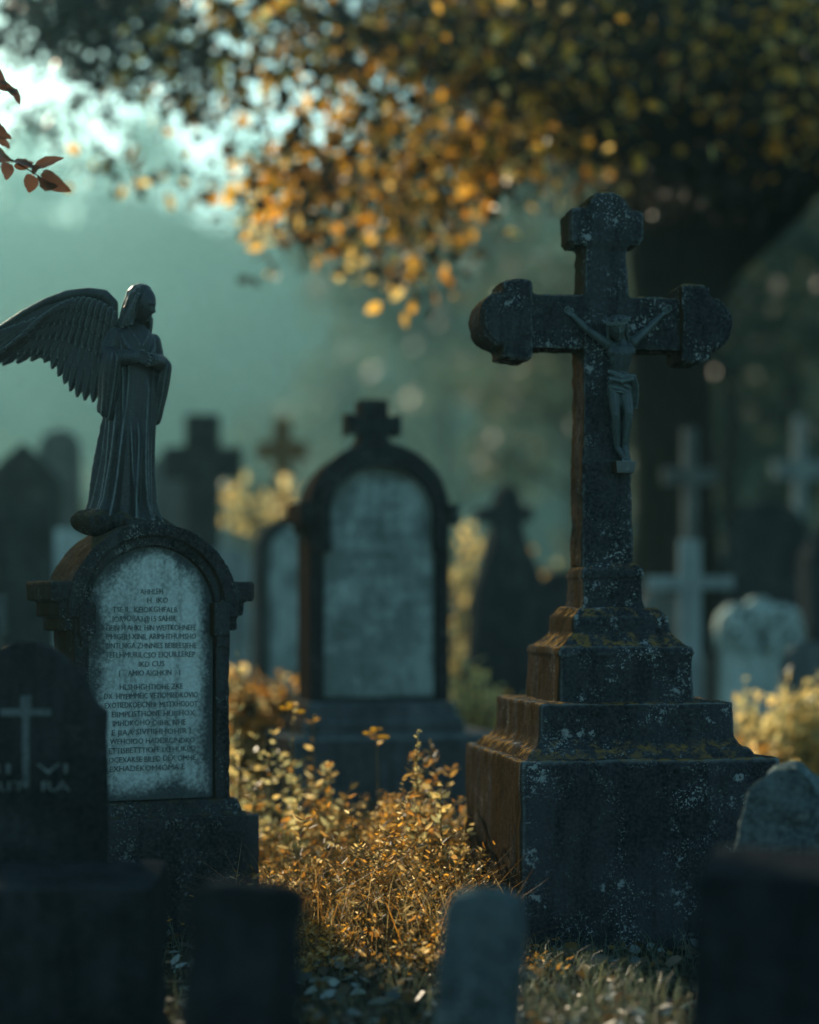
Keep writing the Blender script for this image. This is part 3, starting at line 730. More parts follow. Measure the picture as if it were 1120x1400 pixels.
stone_thing("footstone", 312, 5.0, 5, [(-.148, -.1), (-.142, .70), (-.10, .716), (.10, .716), (.142, .70), (.148, -.1)], .10, M_NEAR, "small dark square footstone with a carved figure shape, near the bottom left", "footstone", tilt=(-2, 4.5), extra=emblem, rough=RG)
stone_thing("footstone", 641, 5.4, -5, [(-.115, -.1), (-.113, .585), (-.09, .625), (-.04, .645), (.04, .645), (.09, .628), (.113, .595), (.115, -.1)], .12, M_NEARGREY, "small grey rounded footstone at the bottom middle in front of the golden weeds", "footstone", tilt=(-2, 4.5), rough=RG)
t = thing("tomb_block", ((1080 - 560) / F_PX * 4.8, 4.8, -.02), -16, "big black tomb block filling the bottom right corner", "tomb block")
b = MB(); b.box(-.215, .55, -.2, .3, -.1, .78); b.build("block", M_NEAR, t, remesh=.012, smooth=1, disp=RG)
stone_thing("gravestone", 1080, 7.0, -15, [(-.23, -.1), (-.21, .36), (-.185, .40), (-.19, .52), (-.165, .66), (-.13, .77), (-.06, .845), (.03, .86), (.10, .80), (.16, .70), (.22, .58), (.25, -.1)], .20, M_NEARGREY, "small rough blotchy blue-grey stone lump beside the crucifix plinth, behind the black block", rough=[(.05, 5), (.02, 14), (.008, 40)])
stone_thing("gravestone", -45, 11, 0, [(-.25, -.1), (-.25, 1.40), (.205, 1.48), (.215, 1.26), (.19, 1.24), (.19, -.1)], .15, M_MID, "pale stone corner just showing at the left edge beside the angel's grave")
# middle distance
d = 17.0; 
stone_thing("gravestone", 432, d, 14, arch(1.05, .3, Zp(752, d), Zp(700, d) - Zp(752, d)), .3, M_BGDARK, "dark arched headstone with a plain grey face partly hidden behind the tall cross-topped tombstone",
            base=(1.2, .5, .62), panel=(arch(.86, .66, Zp(758, d), .28), M_DARKPANEL, .02))
d = 18.0
def urn_extra(t):
    q = MB(); q.box(-.42, .42, -.3, .3, -.1, .72); q.box(-.35, .35, -.24, .24, .71, .98); q.build("base", M_BGDARK, t, bevel=.02)
stone_thing("gravestone", 692, d, 10, [(-.34, .9), (-.30, 1.55), (-.16, 1.98), (-.12, 2.16), (-.26, 2.19), (-.27, 2.30), (-.12, 2.33), (-.07, 2.46), (0, 2.52), (.07, 2.46), (.12, 2.33), (.22, 2.30), (.22, 2.19), (.12, 2.16), (.17, 1.98), (.36, 1.55), (.44, .9)], .3, M_BGDARK,
            "dark cross-shaped monument with sloping shoulders among glowing bushes left of the crucifix", extra=urn_extra)
d = 19.0
def scroll(t):
    q = MB(); q.prism([(-.33, 1.06), (-.36, 1.2), (-.33, 1.31), (-.24, 1.38), (.24, 1.38), (.33, 1.31), (.36, 1.2), (.33, 1.06), (.1, .98), (-.1, .98)], -.106, -.09); q.build('carved_field', M_BGDARK, t)
    q = MB()
    for sx in (-1, 1):
        for (cx, cz, r) in ((.24, 1.15, .13), (.10, 1.27, .12), (.14, 1.05, .10), (.30, 1.30, .07)):
            pts = [(sx * cx + r * (1 - j / 26) * math.cos(j * .5 * sx + 1), -.13 - .002 * j, cz + r * (1 - j / 26) * math.sin(j * .5 * sx + 1)) for j in range(20)]
            q.tube(pts, .028, 8)
    q.ell((0, -.12, 1.36), (.08, .05, .09)); q.build("carved_scroll", M_PALE, t, shade=True)
o = [(-.37, -.1), (-.36, .98), (-.41, 1.02), (-.42, 1.2), (-.38, 1.34), (-.28, 1.43), (-.12, 1.44), (-.05, 1.50), (.05, 1.50), (.12, 1.44), (.28, 1.43), (.38, 1.34), (.42, 1.2), (.41, 1.02), (.38, .98), (.40, -.1)]
stone_thing("gravestone", 1037, d, 4, o, .2, M_PALE, "pale mottled headstone with carved scrollwork on its rounded head, right of the crucifix", extra=scroll)
stone_thing("gravestone", 1042, 17.4, 0, arch(.32, -.1, .27, .16), .14, M_NEAR, "tiny black round stone at the foot of the pale scroll-headed stone")
d = 16.6
stone_thing("grave_cross", 943, d, -6, crosso(.19, Zp(806, d), Zp(788, d), -.1, Zp(738, d), .72), .12, M_MIDPALE, "plain pale cross with thin straight arms beside the crucifix plinth on its right", "grave cross")
d = 22.0
stone_thing("gravestone", 1048, d, 8, arch(.85, -.1, Zp(735, d), Zp(685, d) - Zp(735, d) ), .35, M_BGDARK, "large dark arched gravestone behind the pale scroll-headed stone", base=(1.0, .6, .4))
d = 24.0
stone_thing("grave_cross", 1093, d, -5, crosso(.13, Zp(655, d), Zp(630, d), -.1, Zp(570, d), .62), .12, M_MIDPALE, "tall thin pale cross standing behind the large dark arched gravestone", "grave cross")
d = 21.0
stone_thing("grave_cross", 943, d, 8, crosso(.13, Zp(662, d), Zp(640, d), -.1, Zp(585, d), .58), .12, M_MID, "grey weathered cross standing high behind the plain pale cross", "grave cross", base=(.4, .3, .9))
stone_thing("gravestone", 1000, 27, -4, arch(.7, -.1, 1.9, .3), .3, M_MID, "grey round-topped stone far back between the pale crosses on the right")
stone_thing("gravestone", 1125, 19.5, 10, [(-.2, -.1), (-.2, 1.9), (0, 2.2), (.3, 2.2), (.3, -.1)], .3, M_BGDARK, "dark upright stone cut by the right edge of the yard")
# left background
d = 20.0
stone_thing("gravestone", 32, d, 10, [(-.40, -.1), (-.40, Zp(662, d)), (-.34, Zp(650, d)), (-.14, Zp(622, d)), (0, Zp(606, d)), (.14, Zp(622, d)), (.33, Zp(650, d)), (.38, Zp(662, d)), (.38, -.1)], .35, M_BGDARK, "dark gable-topped gravestone at the far left behind the angel's wing",
            base=(1.1, .7, 1.0), panel=(arch(.36, 1.1, 2.0, .2), M_NEAR, .02))
d = 24.0
stone_thing("gravestone", 82, d, 10, arch(.52, -.1, Zp(620, d), Zp(588, d) - Zp(620, d)), .4, M_MID, "grey domed gravestone behind the gable-topped one at the far left", base=(.8, .7, .8))
d = 21.0
stone_thing("grave_cross", 277, d, 9, crosso(.36, Zp(655, d), Zp(612, d), .9, Zp(568, d), .82), .32, M_BGDARK, "thick dark stone cross on a tall block, right of the angel", "grave cross", base=(.85, .7, 1.25))
d = 16.0
stone_thing("gravestone", 22, d, 8, [(-.45, -.1), (-.45, Zp(700, d)), (.30, Zp(690, d)), (.30, -.1)], .4, M_BGDARK, "wide flat-topped dark tomb at the left edge behind the near black headstone")
d = 18.0
stone_thing("gravestone", 88, d, 5, arch(.55, -.1, Zp(765, d), .28), .2, M_PALE, "pale round-topped stone half hidden by the left shoulder of the angel's grave")
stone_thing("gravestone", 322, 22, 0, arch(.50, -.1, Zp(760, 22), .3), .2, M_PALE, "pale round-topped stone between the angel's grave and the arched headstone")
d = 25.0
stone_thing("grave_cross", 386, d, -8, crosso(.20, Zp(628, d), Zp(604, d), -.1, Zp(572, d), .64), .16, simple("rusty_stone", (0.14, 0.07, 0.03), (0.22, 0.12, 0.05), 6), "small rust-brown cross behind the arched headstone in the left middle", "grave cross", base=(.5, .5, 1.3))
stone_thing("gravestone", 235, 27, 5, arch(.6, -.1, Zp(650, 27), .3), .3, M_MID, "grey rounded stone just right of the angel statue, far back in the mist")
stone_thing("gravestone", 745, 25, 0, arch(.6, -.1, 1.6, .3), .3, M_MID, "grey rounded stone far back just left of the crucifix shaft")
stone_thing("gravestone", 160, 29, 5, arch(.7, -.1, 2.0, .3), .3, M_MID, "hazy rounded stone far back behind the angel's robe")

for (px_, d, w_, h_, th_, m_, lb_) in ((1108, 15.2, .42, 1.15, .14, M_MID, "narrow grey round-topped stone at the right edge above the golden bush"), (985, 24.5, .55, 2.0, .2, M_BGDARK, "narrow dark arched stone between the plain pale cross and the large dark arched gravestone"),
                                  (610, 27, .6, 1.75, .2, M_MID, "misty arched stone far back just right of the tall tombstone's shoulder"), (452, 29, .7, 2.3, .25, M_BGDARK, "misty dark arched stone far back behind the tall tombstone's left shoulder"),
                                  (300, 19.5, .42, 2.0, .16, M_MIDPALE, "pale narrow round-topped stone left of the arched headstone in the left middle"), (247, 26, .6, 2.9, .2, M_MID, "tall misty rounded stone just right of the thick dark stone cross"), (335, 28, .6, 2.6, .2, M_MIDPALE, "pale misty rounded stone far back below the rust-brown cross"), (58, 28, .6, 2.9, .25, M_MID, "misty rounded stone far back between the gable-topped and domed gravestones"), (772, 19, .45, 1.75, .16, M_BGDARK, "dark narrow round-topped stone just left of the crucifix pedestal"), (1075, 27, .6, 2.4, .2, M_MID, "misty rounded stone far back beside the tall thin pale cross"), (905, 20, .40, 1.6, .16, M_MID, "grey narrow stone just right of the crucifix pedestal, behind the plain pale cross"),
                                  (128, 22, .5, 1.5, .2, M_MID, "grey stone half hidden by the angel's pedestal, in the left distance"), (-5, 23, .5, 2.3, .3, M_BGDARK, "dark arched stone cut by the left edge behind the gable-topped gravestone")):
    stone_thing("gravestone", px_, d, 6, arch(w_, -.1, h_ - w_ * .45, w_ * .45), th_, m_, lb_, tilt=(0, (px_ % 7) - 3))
# ------------------------------------------------------------------ big autumn tree
BT = thing("oak_tree", (3.06, 23.0, -.05), 0, "big dark tree with orange autumn leaves whose thick limb leans to the right", "tree")
tb = MB(); O = Vector((3.06, 23.0, -.05))
def TP(px, py, d): return P(px, py, d) - O
def limb(pts, rad):
    out_p, out_r = [], []
    for k in range(len(pts) - 1):
        for j in range(5):
            u = j / 5; q = pts[k].lerp(pts[k + 1], u)
            w = rad[k] * .25; q = q + Vector((noise.noise(q * 1.1) * w, noise.noise(q * 1.1 + Vector((9, 0, 0))) * w, 0))
            out_p.append(q); out_r.append(rad[k] + (rad[k + 1] - rad[k]) * u)
    out_p.append(pts[-1]); out_r.append(rad[-1]); tb.tube(out_p, [r * (1 + .12 * noise.noise(p * 2.2)) for p, r in zip(out_p, out_r)], 14)
limb([Vector((0, 0, -.1)), Vector((0, 0, .5)), TP(922, 640, 23), TP(915, 480, 22.8), TP(925, 380, 22.5)], [.74, .54, .46, .45, .52])
limb([TP(915, 420, 22.6), TP(985, 330, 22), TP(1060, 262, 21), TP(1140, 190, 20), TP(1290, 90, 19), TP(1430, -40, 18.5), TP(1530, -200, 18.2)], [.44, .44, .37, .32, .24, .15, .04])
limb([TP(920, 410, 22.6), TP(900, 280, 22), TP(880, 120, 21.5), TP(850, -60, 21), TP(830, -260, 20.6)], [.48, .43, .33, .25, .14])
limb([TP(893, 240, 22), TP(800, 170, 20), TP(680, 110, 18.2), TP(520, 50, 17), TP(340, -10, 16)], [.24, .20, .13, .08, .03])
limb([TP(770, 155, 19.6), TP(660, 170, 17.6), TP(570, 230, 16.4), TP(530, 310, 15.6)], [.10, .07, .045, .015])
limb([TP(875, 60, 21.4), TP(700, -30, 19), TP(480, -90, 17.5)], [.19, .12, .05])
limb([TP(1075, 250, 21), TP(1090, 120, 20), TP(1060, -20, 19)], [.18, .11, .05])
limb([TP(985, 340, 22), TP(1010, 200, 21.5), TP(980, 60, 20.5)], [.24, .16, .09])
limb([TP(600, 85, 17.4), TP(500, 150, 16.4), TP(430, 220, 15.8)], [.05, .035, .012])
for (a, e, r) in (((700, 118, 18.4), (640, 40, 17), .05), ((560, 65, 17.2), (480, 130, 16.2), .03), ((470, 30, 16.7), (390, 90, 16), .025), ((450, 25, 16.6), (330, 60, 15.8), .025), ((570, 230, 16.4), (610, 290, 16), .02), ((820, 180, 20.3), (740, 230, 18), .06), ((880, 150, 21.5), (960, 90, 19), .08), ((380, 0, 16.2), (230, 40, 16), .025), ((1060, 265, 21), (1010, 150, 18.5), .07)):
    limb([TP(*a), TP((a[0] + e[0]) / 2 + 10, (a[1] + e[1]) / 2 - 10, (a[2] + e[2]) / 2), TP(*e)], [r, r * .65, r * .2])
tb.build("trunk", M_BARK, BT, shade=True)
rs = np.random.RandomState(11)
def cluster_leaves(rs, cl, per_twig, lsize, O, twig_r):
    pos, dr, sz = [], [], []
    for (cx, cy, rx, ry, d, dd, n) in cl:
        for _ in range(n):
            q = rs.normal(size=3) * .5
            c = P(cx + q[0] * rx, cy + q[1] * ry, d + q[2] * dd)
            k = int(per_twig * (0.5 + rs.rand()))
            off = rs.normal(size=(k, 3)) * twig_r * np.array([1, 1, .6]); 
            pos.append(np.array(c) + off); dv = unit(off) * .6 + rs.normal(size=(k, 3)) * .6 + np.array([-.1, 0, -.5]); dr.append(dv); sz.append(lsize * (.6 + .7 * rs.rand(k)))
    return np.concatenate(pos) - np.array(O), np.concatenate(dr), np.concatenate(sz)
CL = [(330, 60, 150, 80, 16, 1.6, 28), (470, 110, 130, 110, 16, 1.6, 38), (470, 240, 130, 70, 15.6, 1.2, 27), (540, 330, 35, 60, 15.4, .8, 16), (390, 262, 80, 35, 15.6, 1, 22),
      (600, 60, 160, 100, 16.8, 1.8, 46), (740, 60, 190, 110, 17.0, 2, 40), (900, 50, 190, 100, 17.4, 2.4, 26), (1050, 60, 150, 110, 17.4, 2.4, 34), (1095, 150, 50, 60, 17.2, 1.2, 18), 
      (640, 200, 100, 80, 16.2, 1.4, 34), (780, 165, 130, 80, 17.0, 1.6, 26), (615, 290, 40, 30, 16, .8, 8), (430, 325, 40, 20, 15.5, .6, 6), (180, 215, 30, 15, 15.5, .4, 3)]
p_, d_, s_ = cluster_leaves(rs, CL, 16, .125, O, .22)
leaves("crown", rs, p_, d_, s_, M_ORANGE, BT, .6)
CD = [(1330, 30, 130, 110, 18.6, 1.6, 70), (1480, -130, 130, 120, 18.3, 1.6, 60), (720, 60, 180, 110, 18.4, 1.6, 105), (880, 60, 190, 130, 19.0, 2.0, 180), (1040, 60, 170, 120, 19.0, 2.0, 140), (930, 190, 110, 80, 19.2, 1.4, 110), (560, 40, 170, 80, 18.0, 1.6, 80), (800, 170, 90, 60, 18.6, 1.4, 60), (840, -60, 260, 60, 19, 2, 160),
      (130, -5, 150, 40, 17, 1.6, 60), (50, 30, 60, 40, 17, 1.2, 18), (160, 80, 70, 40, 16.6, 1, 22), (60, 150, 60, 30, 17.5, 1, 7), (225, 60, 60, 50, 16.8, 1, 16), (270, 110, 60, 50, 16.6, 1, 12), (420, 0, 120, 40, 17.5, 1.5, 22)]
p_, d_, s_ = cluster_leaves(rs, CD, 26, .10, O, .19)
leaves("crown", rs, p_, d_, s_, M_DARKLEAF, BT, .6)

# near branch entering from the left
NB = thing("sapling", (-2.5, 7.7, -.05), 0, "young tree just outside the left edge whose leafy branch tip hangs into view", "tree")
O = Vector((-2.5, 7.7, -.05)); b = MB()
b.tube([(0, 0, -.05), (.03, 0, 1.2), (-.02, .02, 2.4), (.04, .03, 3.6), (.02, 0, 4.6)], [.05, .045, .038, .028, .015], 10); b.build("trunk", M_BARK, NB, shade=True)
b = MB(); tw = [Vector((0, .02, 2.5)), P(-120, 160, 7.75) - O, P(-30, 190, 7.7) - O, P(10, 215, 7.7) - O, P(52, 240, 7.68) - O]
b.tube(tw, [.014, .009, .005, .0035, .002], 6); b.tube([Vector((0, .02, 3.0)), P(-90, 60, 7.8) - O, P(-20, 115, 7.75) - O, P(2, 128, 7.75) - O], [.012, .007, .004, .002], 6)
b.tube([P(-40, 182, 7.7) - O, P(-20, 168, 7.7) - O, P(-6, 165, 7.7) - O], [.004, .003, .0015], 6); b.build("branch", M_TWIG, NB, shade=True)
def big_leaf(a, e, wd, seed):
    rs_ = np.random.RandomState(seed); a = np.array(a); e = np.array(e); dv = e - a; Ln = np.linalg.norm(dv); d0 = dv / Ln
    nv = rs_.normal(size=3); nv -= d0 * nv.dot(d0); nv[0] *= .45; nv[2] *= .45; nv[1] = -1; nv -= d0 * nv.dot(d0); nv /= np.linalg.norm(nv); sv = np.cross(d0, nv)
    m = MB(); v, f = [], []
    for k in range(11):
        q = k / 10; w = wd * math.sin(math.pi * min(1, q * .93 + .05) ** .85) ** .9 * (1 if q < 1 else .05)
        c = a + dv * q + nv * Ln * .10 * math.sin(q * 3.1)
        for x in (-1, -.5, 0, .5, 1): v.append(c + sv * w * x + nv * (abs(x) * w * .35 + .003 * math.sin(q * 22 + x * 3)))
    for k in range(10):
        for i in range(4): f.append((k * 5 + i, k * 5 + i + 1, k * 5 + 6 + i, k * 5 + 5 + i))
    m.add(v, f); m.build("leaf", M_HANGLEAF, NB, shade=True)
for i, (a, e, wd) in enumerate((((2, 118), (27, 143), 7), ((-12, 112), (24, 128), 6), ((-8, 165), (17, 190), 8), ((-8, 188), (14, 203), 5), ((-6, 205), (16, 220), 8), ((14, 222), (48, 232), 6), ((46, 230), (88, 216), 5.5), ((40, 238), (40, 264), 8.5), ((52, 242), (80, 254), 8), ((58, 236), (98, 262), 9), ((8, 222), (9, 247), 7), ((20, 228), (46, 222), 5), ((-20, 90), (10, 118), 7), ((44, 236), (56, 228), 5))):
    big_leaf(P(*a, 7.7) - O, P(*e, 7.62 + .03 * (i % 4)) - O, wd * 1.35 / F_PX * 7.7, i)

# ------------------------------------------------------------------ far trees and bushes in the mist
def far_tree(px, d, h, cr, seed, label, group, lsz=.3, nl=1500, trunk_r=.22, cbase=.3, mat=None, z=-.05):
    rs = np.random.RandomState(seed); x = (px - 560) / F_PX * d
    t = thing("tree", (x, d, z), rs.rand() * 360, label, "tree", group)
    m = MB(); pts = [Vector((noise.noise(Vector((seed, k, 0))) * .25, noise.noise(Vector((seed, k, 5))) * .25, h * k / 6 * .92 - .1)) for k in range(7)]
    m.tube(pts, [trunk_r * (1.25 - k / 5.5) if k < 6 else .03 for k in range(7)], 10)
    cl = []
    for k in range(13):
        u = cbase + (1 - cbase) * rs.rand() ** .9; a = rs.rand() * 6.28; rr = cr * (math.sin(math.pi * (u - cbase) / (1.12 - cbase)) ** .6 + .12) * (.5 + .5 * rs.rand())
        c = Vector((math.cos(a) * rr, math.sin(a) * rr, h * u)); st = Vector((0, 0, h * (u - .12)))
        m.tube([st, st.lerp(c, .5) + Vector((0, 0, .2)), c], [trunk_r * .35, trunk_r * .22, .02], 6); cl.append((c, cr * (.28 + .25 * rs.rand())))
    m.build("trunk", M_BARK, t, shade=True)
    pos, dr = [], []
    for c, r in cl:
        k = nl // len(cl); q = unit(rs.normal(size=(k, 3))) * (rs.rand(k, 1) ** .45) * r * np.array([1.2, 1.2, .8])
        pos.append(np.array(c) + q); dr.append(q / r + rs.normal(size=(k, 3)) * .5 + np.array([0, 0, -.4]))
    pos = np.concatenate(pos); dr = np.concatenate(dr)
    leaves("crown", rs, pos, dr, lsz * (.6 + .8 * rs.rand(len(pos))), mat or M_FARLEAF, t, .6)
GT = "trees beyond the graves"
LT = "hazy dark tree in the row beyond the graves"
rr = random.Random(3)
for (px, d, h, c) in ((-70, 190, 17, 7), (150, 200, 15, 6), (330, 180, 15, 6), (470, 170, 20, 7), (545, 150, 20, 6), (610, 120, 30, 8), (700, 105, 28, 7.5), (790, 95, 27, 7), (880, 85, 26, 7), (960, 95, 29, 7), (1050, 80, 26, 6.5), (1150, 85, 27, 7), (1230, 75, 24, 6)):
    far_tree(px, d, h, c, int(px + 999), LT, GT, .9, 1900, .5)
for (px, d, h, c) in ((815, 50, 11, 3), (905, 44, 12, 3.4), (1000, 40, 11.5, 3.2), (1085, 44, 12, 3.2), (1170, 38, 11, 3)):
    far_tree(px, d, h, c, int(px + 1999), "dark tree close behind the graves on the right, in front of the misty tree line", "darker trees behind the right-hand graves", .3, 2200, .3)
def hill_z(y):
    u = (y - 235) / 210; return -1 + u * u * (3 - 2 * u) * 84
for k, (px, d, h, c) in enumerate(((-20, 400, 27, 8), (60, 405, 30, 7), (120, 395, 24, 7), (210, 400, 30, 8), (-60, 395, 26, 9), (-130, 400, 24, 9), (-210, 390, 27, 10), (-290, 400, 24, 9), (10, 405, 17, 8), (75, 390, 20, 9), (135, 410, 22, 9), (190, 395, 15, 8), (245, 405, 24, 10), (300, 390, 18, 9), (365, 405, 25, 10), (425, 395, 20, 9), (40, 330, 20, 9), (160, 320, 18, 9), (290, 335, 20, 9), (400, 310, 20, 9))):
    far_tree(px, d, h, c, 300 + k, "faint tree on the misty wooded hillside behind the angel", "trees on the misty hillside", 1.6, 700, .5, .12, None, hill_z(d) - 3)
def bush(px, d, h, w, seed, mat, label, group, lsz=.07, nl=1500):
    rs = np.random.RandomState(seed); x = (px - 560) / F_PX * d
    t = thing("bush", (x, d, -.03), 0, label, "bush", group)
    m = MB(); pos, dr = [], []
    for k in range(16):
        a = rs.rand() * 6.28; e = Vector((math.cos(a) * w * rs.rand(), math.sin(a) * w * rs.rand() * .8, h * (.45 + .55 * rs.rand())))
        m.tube([(0, 0, -.05), e * .5 + Vector((0, 0, .1 * h)), e], [.015, .010, .004], 5)
        n = nl // 16; u = rs.rand(n, 1) ** .6; q = np.array(e)[None] * (.3 + .7 * u) + rs.normal(size=(n, 3)) * w * .16
        pos.append(q); dr.append(rs.normal(size=(n, 3)) + np.array([0, 0, .3]))
    m.build("stems", M_TWIG, t); leaves("foliage", rs, np.concatenate(pos), np.concatenate(dr), lsz * (.6 + .8 * rs.rand(16 * (nl // 16))), mat, t, .5)
GB = "sunlit bushes among the graves"
bush(655, 14.6, 1.05, .30, 1, M_PALEWEED, "pale golden bush glowing between the tall tombstone and the crucifix", GB, .075, 420)
bush(735, 14.0, .80, .34, 2, M_WEED, "orange-gold bush close behind the left side of the crucifix plinth", GB, .07, 520)
bush(640, 20, 2.3, .42, 3, M_PALEWEED, "tall cream-yellow bush behind the right edge of the tall tombstone", GB, .11, 480)
bush(715, 21, 2.1, .45, 13, M_WEED, "tall amber bush right behind the dark cross-shaped monument", GB, .11, 480)
bush(350, 22, 3.0, .55, 4, M_PALEWEED, "bright cream-yellow bush left of the rust-brown cross", GB, .12, 520)
bush(425, 23.5, 3.2, .5, 14, M_WEED, "orange bush right of the rust-brown cross, behind the arched headstone", GB, .12, 480)
bush(682, 13.2, .55, .3, 15, M_WEED, "low orange bush at the right foot of the tall tombstone", GB, .06, 420)
bush(1095, 13, .85, .45, 5, M_PALEWEED, "dry golden bush at the right edge beside the pale scroll-headed stone", GB, .07)
bush(1040, 12, .55, .35, 6, M_WEED, "low orange bush just right of the crucifix plinth", GB, .06)
bush(760, 22, 2.0, .7, 7, M_PALEWEED, "tall pale bush behind the crucifix shaft", GB, .10, 520)
bush(1120, 26, 2.6, .7, 8, M_WEED, "rusty orange bush behind the tall thin pale cross", GB, .11, 520)
bush(905, 23, 1.9, .5, 9, M_WEED, "orange bush behind the plain pale cross", GB, .10, 420)
bush(20, 14, 1.0, .5, 10, M_WEED, "golden bush at the left edge behind the near black headstone", GB, .08)
bush(335, 13.5, 1.0, .35, 11, M_WEED, "amber bush at the foot of the arched headstone in the left middle", GB, .08)
for k in range(16):
    bush(-80 + 85 * k + rr.uniform(-25, 25), rr.uniform(28, 36), rr.uniform(1.8, 3.2), rr.uniform(.9, 1.5), 40 + k, M_FARLEAF, "dark misty bush in the hedge row behind the last graves", "bushes behind the last graves", .2, 1100)

# ------------------------------------------------------------------ weeds, grass and fallen leaves
def weeds(name, rs, spots, mat, lsz, per, stem_w, label):
    V, pos, dr, sz = [], [], [], []
    for (x, y, h, lx, ly) in spots:
        z0 = gz(x, y); n = 6; pts = []
        for k in range(n):
            u = k / (n - 1); pts.append(np.array((x + lx * u * u, y + ly * u * u, z0 + h * u * (1 - .12 * u))))
        for k in range(n - 1):
            a, e = pts[k], pts[k + 1]; w = np.array((stem_w, 0, 0)) * (1 - .13 * k); w2 = np.array((0, stem_w, 0)) * (1 - .13 * k)
            V.append([a - w, a + w, e + w * .85, e - w * .85]); V.append([a - w2, a + w2, e + w2 * .85, e - w2 * .85])
        m = max(3, int(per * h / .45 * (.6 + .8 * rs.rand())))
        u = .15 + .85 * rs.rand(m) ** .8; pp = np.stack([np.interp(u, np.linspace(0, 1, n), [p[i] for p in pts]) for i in range(3)], 1)
        aa = rs.rand(m) * 6.28; pos.append(pp); dr.append(np.stack([np.cos(aa), np.sin(aa), .25 + .6 * rs.rand(m)], 1)); sz.append(lsz * (.5 + rs.rand(m)))
    lo = leaves(name, rs, np.concatenate(pos), np.concatenate(dr), np.concatenate(sz), mat, None, .32)
    so = np_mesh("stems", np.array(V), [(0, 1, 2, 3)], 4, M_STEM, lo)
    return tag(lo, label, "weeds", kind='stuff')
rs = np.random.RandomState(21)
def weed_spots(n, hmul, seed):
    sp = []
    while len(sp) < n:
        x, y = rs.uniform(-.72, .50), rs.uniform(7.35, 10.4)
        px = 560 + x / y * F_PX
        top = np.interp(px, [330, 400, 470, 540, 610, 660, 740], [.40, .42, .45, .60, .70, .55, .30])
        lim = np.interp(y, [7.35, 8.0, 8.6, 10.4], [.22, .50, 1.0, .85])
        if px > 610 and y < 8.5 and px < 760: lim *= np.interp(px, [610, 760], [1, .4])
        if x > .34 and y > 8.0: continue
        k = noise.noise(Vector((x * 4.5, y * 3.0, seed)))
        if k < .02: continue
        sp.append((x, y, hmul * top * lim * (.50 + 1.0 * k) * rs.uniform(.5, 1.15) + .03, rs.normal() * .14, rs.normal() * .10))
    return sp
weeds("weeds", rs, weed_spots(1100, 1.0, 2), M_WEED, .022, 40, .0016, "dense golden-brown dry weeds between the two main graves")
weeds("broad_weeds", rs, weed_spots(260, 1.12, 5), M_BROAD, .046, 14, .002, "straggling pale weeds with longer leaves among the golden weeds")
sp = [(rs.uniform(-1.0, 2.6), rs.uniform(9.4, 15), rs.uniform(.12, .4), rs.normal() * .08, rs.normal() * .08) for _ in range(420)]
weeds("undergrowth", rs, sp, M_BROAD, .05, 16, .002, "low pale undergrowth spreading behind the main graves")
sp = [(rs.uniform(-5, 5.5), rs.uniform(15, 30), rs.uniform(.2, .6), rs.normal() * .1, rs.normal() * .1) for _ in range(1100)]
weeds("far_undergrowth", rs, sp, M_PALEWEED, .09, 16, .004, "misty undergrowth between the far gravestones")
def tall_plant(px, d, h, seed, label, mat, group, kind="leafy", lsz=.06):
    rs = np.random.RandomState(seed); x = (px - 560) / F_PX * d
    t = thing("plant", (x, d, gz(x, d)), 0, label, "plant", group)
    m = MB(); pos, dr, sz, fl = [], [], [], []
    for k in range(1 if kind != "leafy" else 5):
        a = rs.rand() * 6.28; l = (.0 if k == 0 else .22) * h; tip = Vector((math.cos(a) * l + rs.normal() * .02, math.sin(a) * l, h * (1 if k == 0 else .5 + .4 * rs.rand())))
        pts = [Vector((0, 0, -.02)).lerp(tip, u) + Vector((math.cos(a), math.sin(a), 0)) * (-l * .2 * math.sin(u * 3.14)) for u in (0, .25, .5, .75, 1)]
        m.tube(pts, [.005, .0045, .004, .003, .002], 6)
        n = 26 if kind == "leafy" else 7; u = .2 + .8 * rs.rand(n); 
        if kind == "spike": n = 60; u = .70 + .30 * rs.rand(n)
        pp = np.stack([np.interp(u, [0, .25, .5, .75, 1], [q[i] for q in pts]) for i in range(3)], 1); aa = rs.rand(n) * 6.28
        pos.append(pp); dr.append(np.stack([np.cos(aa), np.sin(aa), .1 + .7 * rs.rand(n)], 1)); sz.append((lsz if kind != "spike" else .028) * (.6 + .7 * rs.rand(n)) * (1.1 - .4 * u)); fl.append(tip)
    m.build("stem", M_STEM, t); leaves("leaves", rs, np.concatenate(pos), np.concatenate(dr), np.concatenate(sz), mat, t, .42)
    if kind in ("flower", "leafy_flower") or seed % 5 == 0:
        tip = fl[0]; n = 22; aa = rs.rand(n) * 6.28
        for q in range(3):
            c = np.array(tip) + np.array([(-.035, .03, .0)[q], (0, .01, -.01)[q], (-.01, -.03, .01)[q]])
            leaves("flower", rs, np.tile(c, (9, 1)), np.stack([np.cos(np.arange(9) * .7), np.sin(np.arange(9) * .7), .25 + .0 * np.arange(9)], 1), np.full(9, .034), M_YELLOW, t, .5)
GP = "tall weeds behind the golden patch"
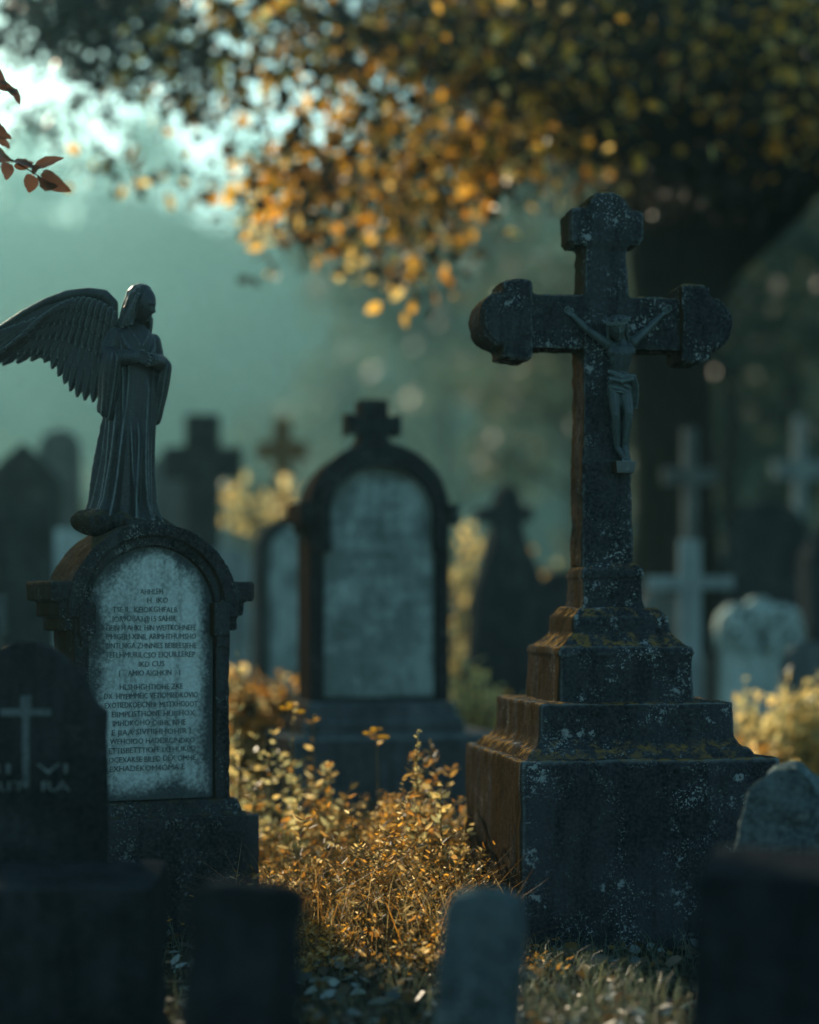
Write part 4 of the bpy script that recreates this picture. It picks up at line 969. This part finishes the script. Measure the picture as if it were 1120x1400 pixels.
for (px_, d_, h_, sd_, m_, lb_) in ((322, 9.7, .72, 21, M_BROAD, 'dark-and-gold leafy weed touching the corner of the angel grave plinth'), (358, 9.5, .62, 22, M_BROAD, 'rust-leaved weed at the front of the leafy clump right of the angel grave'), (412, 9.4, .55, 23, M_PALEWEED, 'low cream-leaved weed at the front of the leafy clump below the yellow flower head'), (448, 9.6, .66, 24, M_BROAD, 'mottled brown weed on the right side of the leafy clump'), (600, 8.9, .62, 27, M_PALEWEED, 'pale long-leaved weed leaning on the left corner of the crucifix plinth'), (585, 9.3, .70, 28, M_BROAD, 'brown-gold weed just left of the crucifix plinth corner')):
    tall_plant(px_, d_, h_, sd_, lb_, m_, GP, 'leafy', .075)
tall_plant(330, 10.2, 1.20, 1, "tallest pale leafy weed, against the right edge of the angel's grave", M_PALEWEED, GP)
tall_plant(318, 10.6, 1.0, 2, "pale leafy weed half hidden by the angel's grave", M_PALEWEED, GP)
tall_plant(352, 10.4, .80, 3, "short bushy pale weed right of the tallest weed", M_PALEWEED, GP)
tall_plant(402, 10.0, .92, 5, "leafy weed with a bright yellow flower head, in front of the tall tombstone's left foot", M_PALEWEED, GP)
tall_plant(430, 10.3, .86, 7, "brown-tipped leafy weed right of the yellow flower head", M_WEED, GP)
tall_plant(378, 9.8, .70, 8, "low leafy weed left of the yellow flower head", M_PALEWEED, GP)
tall_plant(468, 10.2, .62, 9, "small pale feathery weed before the middle of the tall tombstone", M_PALEWEED, GP)
tall_plant(520, 9.9, .80, 12, "single-stemmed weed with small yellow flowers before the tall tombstone", M_WEED, GP, "flower", .05)
tall_plant(567, 9.0, .86, 13, "upright seed-spike weed rising above the golden patch", M_PALEWEED, GP, "spike")
tall_plant(1085, 10.5, .62, 14, "golden leafy weed at the right edge beside the plinth", M_PALEWEED, GP)
# dry stalks arching through the weeds
rs = np.random.RandomState(6); N = 1500
gx_ = rs.uniform(-.72, .42, N); gy_ = rs.uniform(7.6, 9.6, N)
pos = np.stack([gx_, gy_, [gz(x, y) for x, y in zip(gx_, gy_)]], 1)
tag(np_mesh("dry_stalks", blade_verts(rs, pos, .18 + .36 * rs.rand(N), .0011 + .001 * rs.rand(N), .3 + .9 * rs.rand(N)), BLADE_F, 5, M_BROAD), "thin dry grass stalks arching through the golden weeds", "dry grass", kind='stuff')
# grass
rs = np.random.RandomState(5)
N = 16000; gx_ = rs.uniform(-1.5, 2.0, N); gy_ = rs.uniform(5.6, 9.4, N)
kp = rs.rand(N) < np.clip(.25 + .9 * np.exp(-((gx_ - .55) / .45) ** 2 - ((gy_ - 7.3) / .8) ** 2), 0, 1); gx_, gy_ = gx_[kp], gy_[kp]
pos = np.stack([gx_, gy_, [gz(x, y) for x, y in zip(gx_, gy_)]], 1); n = len(pos)
tag(np_mesh("grass", blade_verts(rs, pos, .05 + .10 * rs.rand(n), .0012 + .0014 * rs.rand(n), .4 + .9 * rs.rand(n)), BLADE_F, 5, M_GRASS), "thin tangled grass at the foot of the crucifix plinth and around the near stones", "grass", kind='stuff')
N = 11000; lx_ = rs.uniform(-2.2, 2.6, N); ly_ = 4.3 + 9 * rs.rand(N) ** 1.4
pos = np.stack([lx_, ly_, [gz(x, y) + .006 + .03 * rs.rand() ** 2 for x, y in zip(lx_, ly_)]], 1)
a = rs.rand(N) * 6.28; dr = np.stack([np.cos(a), np.sin(a), .25 * rs.normal(size=N)], 1)
tag(leaves("fallen_leaves", rs, pos, dr, .03 + .06 * rs.rand(N) ** 2, M_LITTER, None, .6), "fallen leaves covering the ground between the stones", "fallen leaves", kind='stuff')
